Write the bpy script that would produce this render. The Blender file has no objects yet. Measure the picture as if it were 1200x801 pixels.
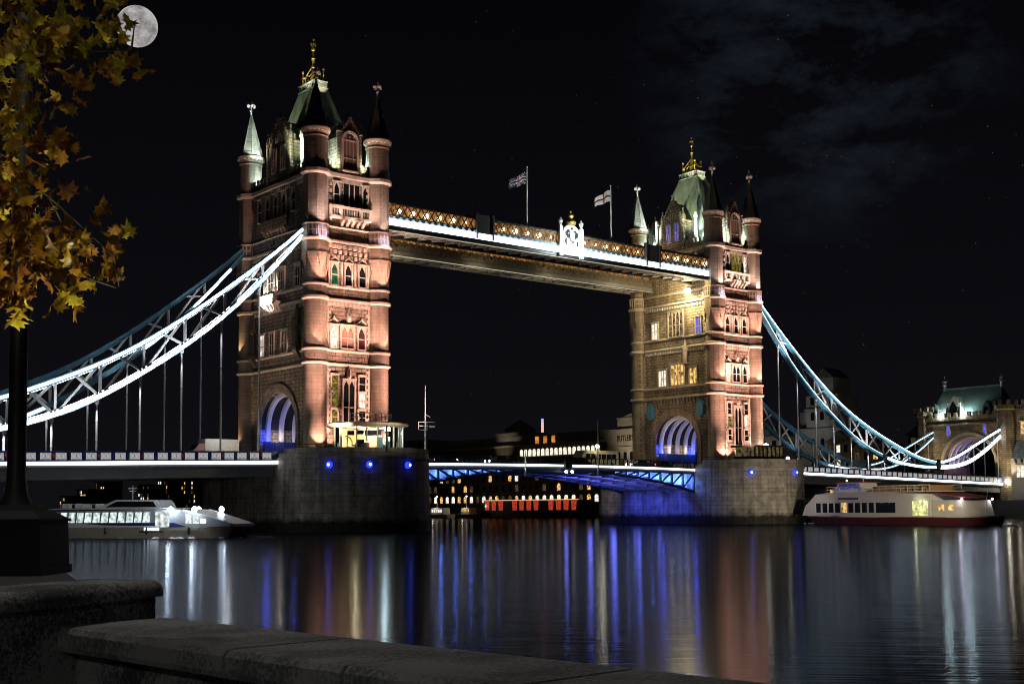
import bpy, bmesh, math, random
from mathutils import Vector, Matrix, Euler
PI = math.pi
C = bpy.context.scene
COL = C.collection
rnd = random.Random(11)

# ------------------------------------------------------------------ camera
# x runs along the bridge, y across the river's flow away from the viewer, z up; road towers at x=0 and x=82.3
TH, TI, FPX, RO = 0.6860, 0.0717, 1493.83, -0.0072154
EYE = Vector((-94.928, -162.10, 2.6))
FW = Vector((math.sin(TH) * math.cos(TI), math.cos(TH) * math.cos(TI), math.sin(TI)))
R0 = Vector((math.cos(TH), -math.sin(TH), 0))
U0 = R0.cross(FW)
RT = R0 * math.cos(RO) + U0 * math.sin(RO)
UP = U0 * math.cos(RO) - R0 * math.sin(RO)
cam = bpy.data.cameras.new('camera')
cam.sensor_width = 36; cam.lens = 36 * FPX / 1200; cam.shift_y = 87.408 / 1200
cam.clip_start = 0.1; cam.clip_end = 12000
co = bpy.data.objects.new('camera', cam); COL.objects.link(co)
co.matrix_world = Matrix(((RT.x, UP.x, -FW.x, EYE.x), (RT.y, UP.y, -FW.y, EYE.y), (RT.z, UP.z, -FW.z, EYE.z), (0, 0, 0, 1)))
C.camera = co

def at(px, py, dist):
    """world point seen along a direction at a distance (used to lay out trees and far things)"""
    return EYE + (FW + RT * ((px - 600) / FPX) - UP * ((py - 487.9) / FPX)) * dist

# ------------------------------------------------------------------ render / world
C.render.engine = 'CYCLES'
C.view_settings.view_transform = 'Standard'; C.view_settings.look = 'None'
C.view_settings.exposure = 0.0; C.view_settings.gamma = 1.0
cy = C.cycles
cy.use_denoising = True; cy.filter_width = 0.95
cy.max_bounces = 5; cy.diffuse_bounces = 2; cy.glossy_bounces = 3; cy.transmission_bounces = 3; cy.transparent_max_bounces = 6
cy.caustics_reflective = False; cy.caustics_refractive = False
cy.sample_clamp_indirect = 3.0; cy.sample_clamp_direct = 40.0
cy.use_light_tree = True

W = bpy.data.worlds.new('World'); C.world = W; W.use_nodes = True
def build_world():
    nt = W.node_tree; N = nt.nodes; L = nt.links; N.clear()
    out = N.new('ShaderNodeOutputWorld'); bg = N.new('ShaderNodeBackground')
    tc = N.new('ShaderNodeTexCoord')
    sep = N.new('ShaderNodeSeparateXYZ'); L.new(tc.outputs['Generated'], sep.inputs[0])
    # night gradient: a little town glow low down
    r = N.new('ShaderNodeValToRGB'); r.color_ramp.elements[0].position = 0.0; r.color_ramp.elements[0].color = (0.0050, 0.0047, 0.0062, 1)
    e = r.color_ramp.elements.new(0.14); e.color = (0.0036, 0.0034, 0.0048, 1)
    r.color_ramp.elements[-1].position = 0.40; r.color_ramp.elements[-1].color = (0.0014, 0.0013, 0.0022, 1)
    L.new(sep.outputs['Z'], r.inputs[0])
    # moonlit cloud patch
    dot = N.new('ShaderNodeVectorMath'); dot.operation = 'DOT_PRODUCT'; dot.inputs[1].default_value = (0.757, 0.560, 0.336)
    nrm = N.new('ShaderNodeVectorMath'); nrm.operation = 'NORMALIZE'; L.new(tc.outputs['Generated'], nrm.inputs[0]); L.new(nrm.outputs[0], dot.inputs[0])
    mr = N.new('ShaderNodeMapRange'); mr.interpolation_type = 'SMOOTHSTEP'
    mr.inputs['From Min'].default_value = 0.987; mr.inputs['From Max'].default_value = 1.001
    L.new(dot.outputs['Value'], mr.inputs['Value'])
    mp = N.new('ShaderNodeMapping'); mp.inputs['Scale'].default_value = (7, 7, 14); L.new(nrm.outputs[0], mp.inputs[0])
    nz = N.new('ShaderNodeTexNoise'); nz.inputs['Scale'].default_value = 1.6; nz.inputs['Detail'].default_value = 10; nz.inputs['Roughness'].default_value = 0.68; nz.inputs['Distortion'].default_value = 0.15
    L.new(mp.outputs[0], nz.inputs['Vector'])
    cr = N.new('ShaderNodeMapRange'); cr.inputs['From Min'].default_value = 0.44; cr.inputs['From Max'].default_value = 0.85; L.new(nz.outputs['Fac'], cr.inputs['Value'])
    m1 = N.new('ShaderNodeMath'); m1.operation = 'MULTIPLY'; L.new(mr.outputs[0], m1.inputs[0]); L.new(cr.outputs[0], m1.inputs[1])
    cc = N.new('ShaderNodeVectorMath'); cc.operation = 'SCALE'; cc.inputs[0].default_value = (0.014, 0.023, 0.032); L.new(m1.outputs[0], cc.inputs['Scale'])
    # stars
    vo = N.new('ShaderNodeTexVoronoi'); vo.inputs['Scale'].default_value = 170; L.new(nrm.outputs[0], vo.inputs['Vector'])
    st = N.new('ShaderNodeMapRange'); st.inputs['From Min'].default_value = 0.10; st.inputs['From Max'].default_value = 0.03; L.new(vo.outputs['Distance'], st.inputs['Value'])
    vs = N.new('ShaderNodeSeparateColor'); L.new(vo.outputs['Color'], vs.inputs[0])
    pw = N.new('ShaderNodeMath'); pw.operation = 'POWER'; pw.inputs[1].default_value = 6; L.new(vs.outputs[0], pw.inputs[0])
    m2 = N.new('ShaderNodeMath'); m2.operation = 'MULTIPLY'; L.new(st.outputs[0], m2.inputs[0]); L.new(pw.outputs[0], m2.inputs[1])
    mrs = N.new('ShaderNodeMapRange'); mrs.inputs['From Min'].default_value = 0.90; mrs.inputs['From Max'].default_value = 0.985; L.new(dot.outputs['Value'], mrs.inputs['Value'])
    m3 = N.new('ShaderNodeMath'); m3.operation = 'MULTIPLY'; L.new(m2.outputs[0], m3.inputs[0]); L.new(mrs.outputs[0], m3.inputs[1])
    sc = N.new('ShaderNodeVectorMath'); sc.operation = 'SCALE'; sc.inputs[0].default_value = (0.07, 0.08, 0.085); L.new(m3.outputs[0], sc.inputs['Scale'])
    a1 = N.new('ShaderNodeVectorMath'); L.new(r.outputs[0], a1.inputs[0]); L.new(cc.outputs[0], a1.inputs[1])
    a2 = N.new('ShaderNodeVectorMath'); L.new(a1.outputs[0], a2.inputs[0]); L.new(sc.outputs[0], a2.inputs[1])
    L.new(a2.outputs[0], bg.inputs['Color']); bg.inputs['Strength'].default_value = 1.0
    L.new(bg.outputs[0], out.inputs['Surface'])
build_world()

MOON_DIR = Vector((0.36075756, 0.86501323, 0.34872067)).normalized()
sun = bpy.data.lights.new('moonlight', 'SUN'); sun.energy = 0.012; sun.angle = math.radians(0.5); sun.color = (0.85, 0.9, 1)
so = bpy.data.objects.new('moonlight', sun); COL.objects.link(so)
so.rotation_euler = (-MOON_DIR).to_track_quat('-Z', 'Y').to_euler()

# ------------------------------------------------------------------ materials
MATS = {}
def base_mat(name):
    m = bpy.data.materials.new(name); m.use_nodes = True
    return m, m.node_tree.nodes, m.node_tree.links, m.node_tree.nodes['Principled BSDF']
def plain(name, col, rough=0.6, metal=0.0, var=0.12, scale=3.0, spec=0.5):
    if name in MATS: return MATS[name]
    m, N, L, b = base_mat(name)
    b.inputs['Roughness'].default_value = rough; b.inputs['Metallic'].default_value = metal; b.inputs['Specular IOR Level'].default_value = spec
    g = N.new('ShaderNodeNewGeometry'); n = N.new('ShaderNodeTexNoise'); n.inputs['Scale'].default_value = scale; n.inputs['Detail'].default_value = 5
    L.new(g.outputs['Position'], n.inputs['Vector'])
    mx = N.new('ShaderNodeMixRGB'); mx.blend_type = 'MIX'
    mx.inputs[1].default_value = tuple(c * (1 - 2 * var) for c in col) + (1,); mx.inputs[2].default_value = tuple(min(1, c * (1 + 2 * var)) for c in col) + (1,)
    L.new(n.outputs['Fac'], mx.inputs[0]); L.new(mx.outputs[0], b.inputs['Base Color'])
    MATS[name] = m; return m
def masonry(name, c1, c2, mortar, bw=1.1, bh=0.48, bump=0.5, rough=0.85, blotch=0.35, mort=0.03, streak=0.0, wet=None):
    m, N, L, b = base_mat(name)
    g = N.new('ShaderNodeNewGeometry'); s = N.new('ShaderNodeSeparateXYZ'); L.new(g.outputs['Position'], s.inputs[0])
    ad = N.new('ShaderNodeMath'); L.new(s.outputs['X'], ad.inputs[0]); L.new(s.outputs['Y'], ad.inputs[1])
    cb = N.new('ShaderNodeCombineXYZ'); L.new(ad.outputs[0], cb.inputs['X']); L.new(s.outputs['Z'], cb.inputs['Y'])
    br = N.new('ShaderNodeTexBrick'); br.inputs['Scale'].default_value = 1.0; br.inputs['Brick Width'].default_value = bw; br.inputs['Row Height'].default_value = bh
    br.inputs['Mortar Size'].default_value = mort; br.inputs['Mortar Smooth'].default_value = 0.3; br.inputs['Bias'].default_value = -0.1
    br.inputs['Color1'].default_value = c1 + (1,); br.inputs['Color2'].default_value = c2 + (1,); br.inputs['Mortar'].default_value = mortar + (1,)
    L.new(cb.outputs[0], br.inputs['Vector'])
    n = N.new('ShaderNodeTexNoise'); n.inputs['Scale'].default_value = 0.7; n.inputs['Detail'].default_value = 8; n.inputs['Roughness'].default_value = 0.65; L.new(g.outputs['Position'], n.inputs['Vector'])
    mr = N.new('ShaderNodeMapRange'); mr.inputs['From Min'].default_value = 0.3; mr.inputs['From Max'].default_value = 0.7; mr.inputs['To Min'].default_value = 1 - blotch; mr.inputs['To Max'].default_value = 1 + blotch; L.new(n.outputs['Fac'], mr.inputs['Value'])
    mu = N.new('ShaderNodeVectorMath'); mu.operation = 'SCALE'; L.new(br.outputs['Color'], mu.inputs[0]); L.new(mr.outputs[0], mu.inputs['Scale'])
    last = mu.outputs[0]
    if streak > 0:
        mp = N.new('ShaderNodeMapping'); mp.inputs['Scale'].default_value = (1.3, 1.3, 0.07); L.new(g.outputs['Position'], mp.inputs[0])
        n2 = N.new('ShaderNodeTexNoise'); n2.inputs['Scale'].default_value = 1.0; n2.inputs['Detail'].default_value = 6; L.new(mp.outputs[0], n2.inputs['Vector'])
        m2 = N.new('ShaderNodeMapRange'); m2.inputs['From Min'].default_value = 0.35; m2.inputs['From Max'].default_value = 0.65; m2.inputs['To Min'].default_value = 1 - streak; m2.inputs['To Max'].default_value = 1 + streak * 0.5; L.new(n2.outputs['Fac'], m2.inputs['Value'])
        v2 = N.new('ShaderNodeVectorMath'); v2.operation = 'SCALE'; L.new(last, v2.inputs[0]); L.new(m2.outputs[0], v2.inputs['Scale']); last = v2.outputs[0]
    if wet:   # dark weedy tide band above the water line
        ja = N.new('ShaderNodeMath'); ja.operation = 'MULTIPLY_ADD'; ja.inputs[1].default_value = 1.2; L.new(n.outputs['Fac'], ja.inputs[0]); L.new(s.outputs['Z'], ja.inputs[2])
        w = N.new('ShaderNodeMapRange'); w.inputs['From Min'].default_value = wet; w.inputs['From Max'].default_value = wet + 0.7; w.inputs['To Min'].default_value = 0.12; w.inputs['To Max'].default_value = 1.0; L.new(ja.outputs[0], w.inputs['Value'])
        v3 = N.new('ShaderNodeVectorMath'); v3.operation = 'SCALE'; L.new(last, v3.inputs[0]); L.new(w.outputs[0], v3.inputs['Scale']); last = v3.outputs[0]
    L.new(last, b.inputs['Base Color'])
    b.inputs['Roughness'].default_value = rough; b.inputs['Specular IOR Level'].default_value = 0.25
    bp = N.new('ShaderNodeBump'); bp.inputs['Strength'].default_value = bump; bp.inputs['Distance'].default_value = 0.06
    hx = N.new('ShaderNodeMath'); hx.operation = 'MULTIPLY_ADD'; hx.inputs[1].default_value = -1.0
    n3 = N.new('ShaderNodeTexNoise'); n3.inputs['Scale'].default_value = 6; n3.inputs['Detail'].default_value = 4; L.new(g.outputs['Position'], n3.inputs['Vector'])
    L.new(br.outputs['Fac'], hx.inputs[0]); L.new(n3.outputs['Fac'], hx.inputs[2]); L.new(hx.outputs[0], bp.inputs['Height']); L.new(bp.outputs[0], b.inputs['Normal'])
    MATS[name] = m; return m
def emis(name, col, st):
    if name in MATS: return MATS[name]
    m, N, L, b = base_mat(name)
    b.inputs['Base Color'].default_value = (0.02, 0.02, 0.02, 1)
    b.inputs['Emission Color'].default_value = col + (1,); b.inputs['Emission Strength'].default_value = st
    MATS[name] = m; return m
def lit_glass(name, col, st, scale=2.0, lo=0.15):
    """a lit room seen through a pane: uneven warm light"""
    if name in MATS: return MATS[name]
    m, N, L, b = base_mat(name)
    b.inputs['Base Color'].default_value = (0.02, 0.02, 0.02, 1); b.inputs['Roughness'].default_value = 0.15
    g = N.new('ShaderNodeNewGeometry'); n = N.new('ShaderNodeTexNoise'); n.inputs['Scale'].default_value = scale; n.inputs['Detail'].default_value = 3; L.new(g.outputs['Position'], n.inputs['Vector'])
    mr = N.new('ShaderNodeMapRange'); mr.inputs['From Min'].default_value = 0.35; mr.inputs['From Max'].default_value = 0.65; mr.inputs['To Min'].default_value = lo * st; mr.inputs['To Max'].default_value = st; L.new(n.outputs['Fac'], mr.inputs['Value'])
    b.inputs['Emission Color'].default_value = col + (1,); L.new(mr.outputs[0], b.inputs['Emission Strength'])
    MATS[name] = m; return m
def clear_glass():
    m, N, L, b = base_mat('clear_glass'); N.remove(b)
    t = N.new('ShaderNodeBsdfTransparent'); t.inputs[0].default_value = (0.86, 0.9, 0.9, 1)
    gl = N.new('ShaderNodeBsdfGlossy'); gl.inputs['Roughness'].default_value = 0.05
    f = N.new('ShaderNodeFresnel'); f.inputs[0].default_value = 1.45
    mx = N.new('ShaderNodeMixShader'); L.new(f.outputs[0], mx.inputs[0]); L.new(t.outputs[0], mx.inputs[1]); L.new(gl.outputs[0], mx.inputs[2])
    L.new(mx.outputs[0], N['Material Output'].inputs['Surface']); MATS['clear_glass'] = m; return m

M_STONE = masonry('tower_granite', (0.36, 0.29, 0.23), (0.27, 0.215, 0.17), (0.09, 0.075, 0.06), 1.05, 0.52, 1.0, blotch=0.34, mort=0.045, streak=0.28)
M_TUR = masonry('turret_granite', (0.34, 0.275, 0.22), (0.29, 0.235, 0.185), (0.18, 0.15, 0.12), 1.0, 0.5, 0.25, blotch=0.22, mort=0.02, streak=0.28)
M_TRIM = plain('portland_stone', (0.56, 0.50, 0.43), 0.8, 0, 0.2, 1.2, 0.25)
M_PIER = masonry('pier_granite', (0.29, 0.26, 0.22), (0.235, 0.21, 0.18), (0.14, 0.13, 0.11), 1.9, 0.72, 0.7, blotch=0.45, mort=0.03, streak=0.35, wet=1.5)
M_ABUT = masonry('abutment_granite', (0.36, 0.29, 0.21), (0.24, 0.19, 0.14), (0.10, 0.08, 0.06), 0.9, 0.45, 1.0, blotch=0.3, streak=0.2)
M_SLATE = masonry('roof_slate', (0.20, 0.215, 0.18), (0.15, 0.165, 0.14), (0.08, 0.085, 0.075), 0.5, 0.32, 0.35, 0.65, 0.3, 0.02, 0.3)
M_LEAD = plain('leadwork', (0.22, 0.24, 0.25), 0.5, 0.2)
M_GOLD = plain('gilding', (0.85, 0.58, 0.16), 0.35, 0.85, 0.15, 4)
M_FIN = plain('white_finial_stone', (0.7, 0.7, 0.68), 0.6)
M_GLASS = plain('dark_glass', (0.012, 0.014, 0.018), 0.12, 0, 0.1, 1, 0.6)
M_BLUE = plain('bridge_blue_paint', (0.10, 0.27, 0.40), 0.42, 0, 0.1, 2)
M_BSIL = plain('bascule_blue_silhouette', (0.012, 0.03, 0.085), 0.45, 0, 0.1, 2)  # backlit shade of the outer truss girders put into their blue
M_NAVY = plain('navy_paint', (0.018, 0.045, 0.20), 0.42, 0, 0.1, 2)
M_WHITE = plain('white_paint', (0.72, 0.73, 0.72), 0.45, 0, 0.08, 2)
M_RED = plain('red_paint', (0.55, 0.03, 0.04), 0.45)
M_GREY = plain('grey_steel', (0.16, 0.165, 0.175), 0.5, 0.2)
M_WEB = plain('pale_grey_paint', (0.55, 0.56, 0.57), 0.5, 0, 0.08)
M_DARK = plain('dark_iron', (0.018, 0.018, 0.02), 0.5, 0.2)
M_BRONZE = plain('walkway_bronze', (0.17, 0.12, 0.075), 0.5, 0.3)
M_STATUE = plain('weathered_statue_stone', (0.12, 0.10, 0.085), 0.8)
M_ASPH = plain('asphalt', (0.05, 0.05, 0.052), 0.85, 0, 0.2, 3)
M_BRICKD = masonry('warehouse_brick', (0.14, 0.105, 0.08), (0.10, 0.08, 0.062), (0.08, 0.07, 0.06), 0.6, 0.25, 0.4, blotch=0.3)
M_STUCCO = plain('old_pale_stucco', (0.30, 0.28, 0.25), 0.85, 0, 0.25, 0.3)
M_LED = emis('white_led_strip', (0.86, 0.93, 1.0), 7.0)
M_LEDS = emis('cool_led_strip', (0.62, 0.86, 1.0), 3.2)
M_LEDDK = emis('deck_led_strip', (0.90, 0.92, 1.0), 5.0)
M_SOFFGLOW = emis('soffit_fill_glow', (1.0, 0.90, 0.66), 0.5)
M_LAMP = emis('lamp_globe_glow', (1.0, 0.93, 0.80), 14)
M_LAMPW = emis('white_lamp_glow', (0.9, 0.95, 1.0), 9)
M_BLUEL = emis('blue_beacon_glow', (0.012, 0.03, 1.0), 3.0)
M_YEL = lit_glass('yellow_lit_pane', (0.85, 0.70, 0.10), 0.34, 2.6, 0.02)
M_WRM = lit_glass('warm_lit_pane', (1.0, 0.58, 0.18), 1.5, 1.7, 0.02)
M_WHT = lit_glass('white_lit_pane', (1.0, 0.92, 0.78), 1.5, 1.5, 0.4)
M_REDP = lit_glass('red_lit_pane', (0.8, 0.03, 0.06), 0.14, 1.2, 0.05)
M_GRN = lit_glass('green_lit_pane', (0.03, 0.5, 0.22), 0.35, 1.0)
M_BLUP = lit_glass('blue_lit_pane', (0.10, 0.12, 1.0), 1.2, 1.0, 0.4)
M_VIOP = lit_glass('violet_lit_pane', (0.35, 0.2, 0.9), 0.5, 1.0)
M_ROSE = plain('rose_curtain', (0.24, 0.14, 0.11), 0.8)
M_CLEAR = clear_glass()

# ------------------------------------------------------------------ mesh helpers
class MB:
    def __init__(s): s.v = []; s.f = []; s.m = []; s.cur = 0
    def poly(s, pts, quadfaces):
        o = len(s.v); s.v += [tuple(p) for p in pts]
        for f in quadfaces: s.f.append(tuple(i + o for i in f)); s.m.append(s.cur)
        return s
    def box(s, x0, x1, y0, y1, z0, z1):
        p = [(x0, y0, z0), (x1, y0, z0), (x1, y1, z0), (x0, y1, z0), (x0, y0, z1), (x1, y0, z1), (x1, y1, z1), (x0, y1, z1)]
        return s.poly(p, [(0, 3, 2, 1), (4, 5, 6, 7), (0, 1, 5, 4), (1, 2, 6, 5), (2, 3, 7, 6), (3, 0, 4, 7)])
    def frustum(s, b, z0, t, z1):   # b,t = (x0,x1,y0,y1)
        p = [(b[0], b[2], z0), (b[1], b[2], z0), (b[1], b[3], z0), (b[0], b[3], z0), (t[0], t[2], z1), (t[1], t[2], z1), (t[1], t[3], z1), (t[0], t[3], z1)]
        return s.poly(p, [(0, 3, 2, 1), (4, 5, 6, 7), (0, 1, 5, 4), (1, 2, 6, 5), (2, 3, 7, 6), (3, 0, 4, 7)])
    def prism(s, pts, a, b, axis):
        """pts 2D outline; axis 'x': (y,z) outline from x=a..b; 'y': (x,z); 'z': (x,y)"""
        n = len(pts)
        def P(q, t): return (t, q[0], q[1]) if axis == 'x' else (q[0], t, q[1]) if axis == 'y' else (q[0], q[1], t)
        p = [P(q, a) for q in pts] + [P(q, b) for q in pts]
        f = [tuple(range(n)), tuple(range(2 * n - 1, n - 1, -1))] + [(i, i + n, (i + 1) % n + n, (i + 1) % n) for i in range(n)]
        return s.poly(p, f)
    def lathe(s, prof, n=16, c=(0, 0), ph=0.0):
        p = []; f = []; k = len(prof)
        for (r, z) in prof:
            for i in range(n):
                a = ph + 2 * PI * i / n; p.append((c[0] + r * math.cos(a), c[1] + r * math.sin(a), z))
        for j in range(k - 1):
            for i in range(n): f.append((j * n + i, j * n + (i + 1) % n, (j + 1) * n + (i + 1) % n, (j + 1) * n + i))
        f.append(tuple(range(n - 1, -1, -1))); f.append(tuple((k - 1) * n + i for i in range(n)))
        return s.poly(p, f)
    def tube(s, a, b, r, n=6, r2=None):
        a = Vector(a); b = Vector(b); d = (b - a).normalized(); r2 = r if r2 is None else r2
        u = d.cross(Vector((0, 0, 1)));  u = Vector((1, 0, 0)) if u.length < 1e-4 else u.normalized()
        w = d.cross(u); p = []
        for q, rr in ((a, r), (b, r2)):
            for i in range(n): t = 2 * PI * i / n; p.append(q + (u * math.cos(t) + w * math.sin(t)) * rr)
        return s.poly(p, [(i, (i + 1) % n, (i + 1) % n + n, i + n) for i in range(n)] + [tuple(range(n - 1, -1, -1)), tuple(range(n, 2 * n))])
    def beam(s, a, b, w, h):
        """oriented bar, w sideways (horizontal), h in the vertical plane"""
        a = Vector(a); b = Vector(b); d = (b - a).normalized()
        u = d.cross(Vector((0, 0, 1))); u = Vector((1, 0, 0)) if u.length < 1e-4 else u.normalized()
        t = u.cross(d); u = u * (w / 2); t = t * (h / 2)
        p = [a - u - t, a + u - t, a + u + t, a - u + t, b - u - t, b + u - t, b + u + t, b - u + t]
        return s.poly(p, [(0, 1, 2, 3), (7, 6, 5, 4), (0, 4, 5, 1), (1, 5, 6, 2), (2, 6, 7, 3), (3, 7, 4, 0)])
    def ball(s, c, r, n=8, sz=1.0):
        k = max(4, n // 2 + 1); p = []; f = []
        for j in range(1, k):
            th = PI * j / k
            for i in range(n): a = 2 * PI * i / n; p.append((c[0] + r * math.sin(th) * math.cos(a), c[1] + r * math.sin(th) * math.sin(a), c[2] + r * sz * math.cos(th)))
        p += [(c[0], c[1], c[2] + r * sz), (c[0], c[1], c[2] - r * sz)]; t, bt = len(p) - 2, len(p) - 1
        for j in range(k - 2):
            for i in range(n): f.append((j * n + (i + 1) % n, j * n + i, (j + 1) * n + i, (j + 1) * n + (i + 1) % n))
        for i in range(n): f.append((i, (i + 1) % n, t)); f.append(((k - 2) * n + (i + 1) % n, (k - 2) * n + i, bt))
        return s.poly(p, f)
    def mesh(s, name, mats, smooth=False):
        me = bpy.data.meshes.new(name); me.from_pydata(s.v, [], s.f)
        for m in (mats if isinstance(mats, (list, tuple)) else [mats]): me.materials.append(m)
        me.polygons.foreach_set('material_index', s.m)
        bm = bmesh.new(); bm.from_mesh(me); bmesh.ops.recalc_face_normals(bm, faces=bm.faces); bm.to_mesh(me); bm.free()
        if smooth: me.shade_smooth(); me.set_sharp_from_angle(angle=math.radians(38))
        me.update(); return me

def link(name, me, parent=None, loc=(0, 0, 0), rz=0.0):
    o = bpy.data.objects.new(name, me); COL.objects.link(o)
    o.location = loc; o.rotation_euler = (0, 0, rz)
    if parent is not None:
        o.parent = parent; o.matrix_parent_inverse = WM[parent.name].inverted()
    WM[o.name] = Matrix.Translation(Vector(loc)) @ Matrix.Rotation(rz, 4, 'Z')
    return o
WM = {}
def part(name, mb, mats, parent=None, smooth=False, loc=(0, 0, 0), rz=0.0):
    return link(name, mb.mesh(name, mats, smooth) if isinstance(mb, MB) else mb, parent, loc, rz)
def sub(name, me, parent):
    """child sharing its parent's own coordinates"""
    o = bpy.data.objects.new(name, me); COL.objects.link(o); o.parent = parent; WM[o.name] = WM[parent.name]; return o
def tag(o, label, cat, group=None):
    o['label'] = label; o['category'] = cat
    if group: o['group'] = group
    return o
def thing(name, label, cat, loc=(0, 0, 0), group=None):
    o = bpy.data.objects.new(name, None); COL.objects.link(o); o.location = loc; o.empty_display_size = 0.5
    WM[o.name] = Matrix.Translation(Vector(loc)); return tag(o, label, cat, group)
def structure(name, mb, mats, smooth=False):
    o = part(name, mb, mats, None, smooth); o['kind'] = 'structure'; return o
def lamp(kind, loc, watts, col, parent=None, target=None, angle=60, blend=0.6, size=0.15, sy=None):
    l = bpy.data.lights.new(kind.lower() + '_light', kind); l.energy = watts; l.color = col
    if kind == 'SPOT': l.spot_size = math.radians(angle); l.spot_blend = blend; l.shadow_soft_size = size
    elif kind == 'POINT': l.shadow_soft_size = size
    elif kind == 'AREA':
        l.shape = 'RECTANGLE'; l.size = size; l.size_y = sy or size
    o = bpy.data.objects.new(kind.lower() + '_light', l); COL.objects.link(o); o.location = loc
    if target is not None: o.rotation_euler = (Vector(target) - Vector(loc)).to_track_quat('-Z', 'Y').to_euler()
    if parent is not None: o.parent = parent; o.matrix_parent_inverse = WM[parent.name].inverted()
    return o
def arc(cx, cz, r, a0, a1, n):   # degrees
    return [(cx + r * math.cos(math.radians(a0 + (a1 - a0) * i / n)), cz + r * math.sin(math.radians(a0 + (a1 - a0) * i / n))) for i in range(n + 1)]

# windows: wall outside is local -Y
WCACHE = {}
def window_mesh(w, h, n, style):
    key = ('w', round(w, 2), round(h, 2), n, style)
    if key in WCACHE: return WCACHE[key]
    b = MB(); j = min(0.22, w * 0.16); d = 0.22
    if style in ('lancet', 'square', 'arch'):
        b.box(-w / 2 - j, -w / 2, -d, 0.02, -0.12, h + j); b.box(w / 2, w / 2 + j, -d, 0.02, -0.12, h + j)
        b.box(-w / 2, w / 2, -d - 0.1, 0.02, -0.16, 0.0); b.box(-w / 2, w / 2, -d, 0.02, h, h + j)
        b.box(-w / 2 - j - 0.08, w / 2 + j + 0.08, -d - 0.12, 0.0, h + j + 0.003, h + j + 0.14)
    lw = w / n; mu = min(0.10, lw * 0.16)
    for i in range(1, n): b.box(-w / 2 + i * lw - mu / 2, -w / 2 + i * lw + mu / 2, -d + 0.05, 0.015, 0, h)
    if style != 'plain': b.box(-w / 2, w / 2, -d + 0.07, 0.012, h * 0.46, h * 0.46 + mu)
    if style in ('lancet', 'arch'):
        for i in range(n):          # pointed heads
            x0 = -w / 2 + i * lw + mu / 2; x1 = x0 + lw - mu; xm = (x0 + x1) / 2; zs = h - lw * 0.8
            L = [(x0, zs)] + [(x0 + (xm - x0) * t, zs + (h - 0.04 - zs) * math.sin(t * PI / 2)) for t in (0.15, 0.35, 0.6, 0.85, 1.0)] + [(x0, h - 0.002)]
            b.prism(L, -d + 0.04, 0.01, 'y')
            b.prism([(x0 + x1 - x, z) for x, z in L][::-1], -d + 0.04, 0.01, 'y')
    me = b.mesh('window', M_TRIM); WCACHE[key] = me; return me
def pane_mesh(w, h, mat):
    key = ('p', round(w, 2), round(h, 2), mat.name)
    if key in WCACHE: return WCACHE[key]
    me = MB().box(-w / 2, w / 2, -0.035, 0.03, 0, h).mesh('pane', mat); WCACHE[key] = me; return me
def window(parent, loc, rz, w, h, n=1, style='lancet', pane=None, name='window', label=None):
    o = link(name, window_mesh(w, h, n, style), parent, loc, rz)
    sub('pane', pane_mesh(w, h, pane or M_GLASS), o)
    if label: o['label'] = label
    return o
FRONT, SIDE = 0.0, -PI / 2     # faces looking to -y / to -x
WZ = -0.4                      # water level

# ------------------------------------------------------------------ river and ground
def build_water():
    m, N, L, b = base_mat('night_river'); N.remove(b)
    g = N.new('ShaderNodeNewGeometry')
    def along(v):
        d = N.new('ShaderNodeVectorMath'); d.operation = 'DOT_PRODUCT'; d.inputs[1].default_value = v; L.new(g.outputs['Position'], d.inputs[0]); return d.outputs['Value']
    cb = N.new('ShaderNodeCombineXYZ')       # long low wind ripples lying across the stream
    L.new(along((0.774 * 0.11, -0.633 * 0.11, 0)), cb.inputs['X']); L.new(along((0.633 * 8.0, 0.774 * 8.0, 0)), cb.inputs['Y'])
    n = N.new('ShaderNodeTexNoise'); n.inputs['Scale'].default_value = 1.0; n.inputs['Detail'].default_value = 3; L.new(cb.outputs[0], n.inputs['Vector'])
    bp = N.new('ShaderNodeBump'); bp.inputs['Strength'].default_value = 0.6; bp.inputs['Distance'].default_value = 0.010; L.new(n.outputs['Fac'], bp.inputs['Height'])
    gl = N.new('ShaderNodeBsdfGlossy'); gl.inputs['Color'].default_value = (0.82, 0.88, 1.0, 1); gl.inputs['Roughness'].default_value = 0.12; L.new(bp.outputs[0], gl.inputs['Normal'])
    df = N.new('ShaderNodeBsdfDiffuse'); df.inputs['Color'].default_value = (0.006, 0.008, 0.012, 1)
    fr = N.new('ShaderNodeFresnel'); fr.inputs['IOR'].default_value = 1.33
    fm = N.new('ShaderNodeMath'); fm.operation = 'MULTIPLY'; fm.inputs[1].default_value = 0.22; L.new(fr.outputs[0], fm.inputs[0])   # choppy surface tilts away from grazing
    mx = N.new('ShaderNodeMixShader'); L.new(fm.outputs[0], mx.inputs[0]); L.new(df.outputs[0], mx.inputs[1]); L.new(gl.outputs[0], mx.inputs[2])
    L.new(mx.outputs[0], N['Material Output'].inputs['Surface'])
    w = MB(); w.poly([(-3000, -3000, WZ), (3000, -3000, WZ), (3000, 3500, WZ), (-3000, 3500, WZ)], [(0, 1, 2, 3)])
    structure('river_water', w, m)
build_water()
structure('river_bank', MB().box(166.5, 3000, -2600, 3400, -3, 3.6), plain('bank_ground', (0.07, 0.068, 0.06), 0.9, 0, 0.2, 0.4))
# riverside walk under the viewer
structure('promenade', MB().prism([(-2500, -2500), (-91.9, -2500), (-91.9, -155), (-91.9, -151.2), (-160, -130), (-2500, 600)], -3, 1.0, 'z'),
          masonry('paving_slabs', (0.20, 0.195, 0.19), (0.15, 0.148, 0.145), (0.06, 0.06, 0.06), 0.9, 0.6, 0.3))

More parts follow.
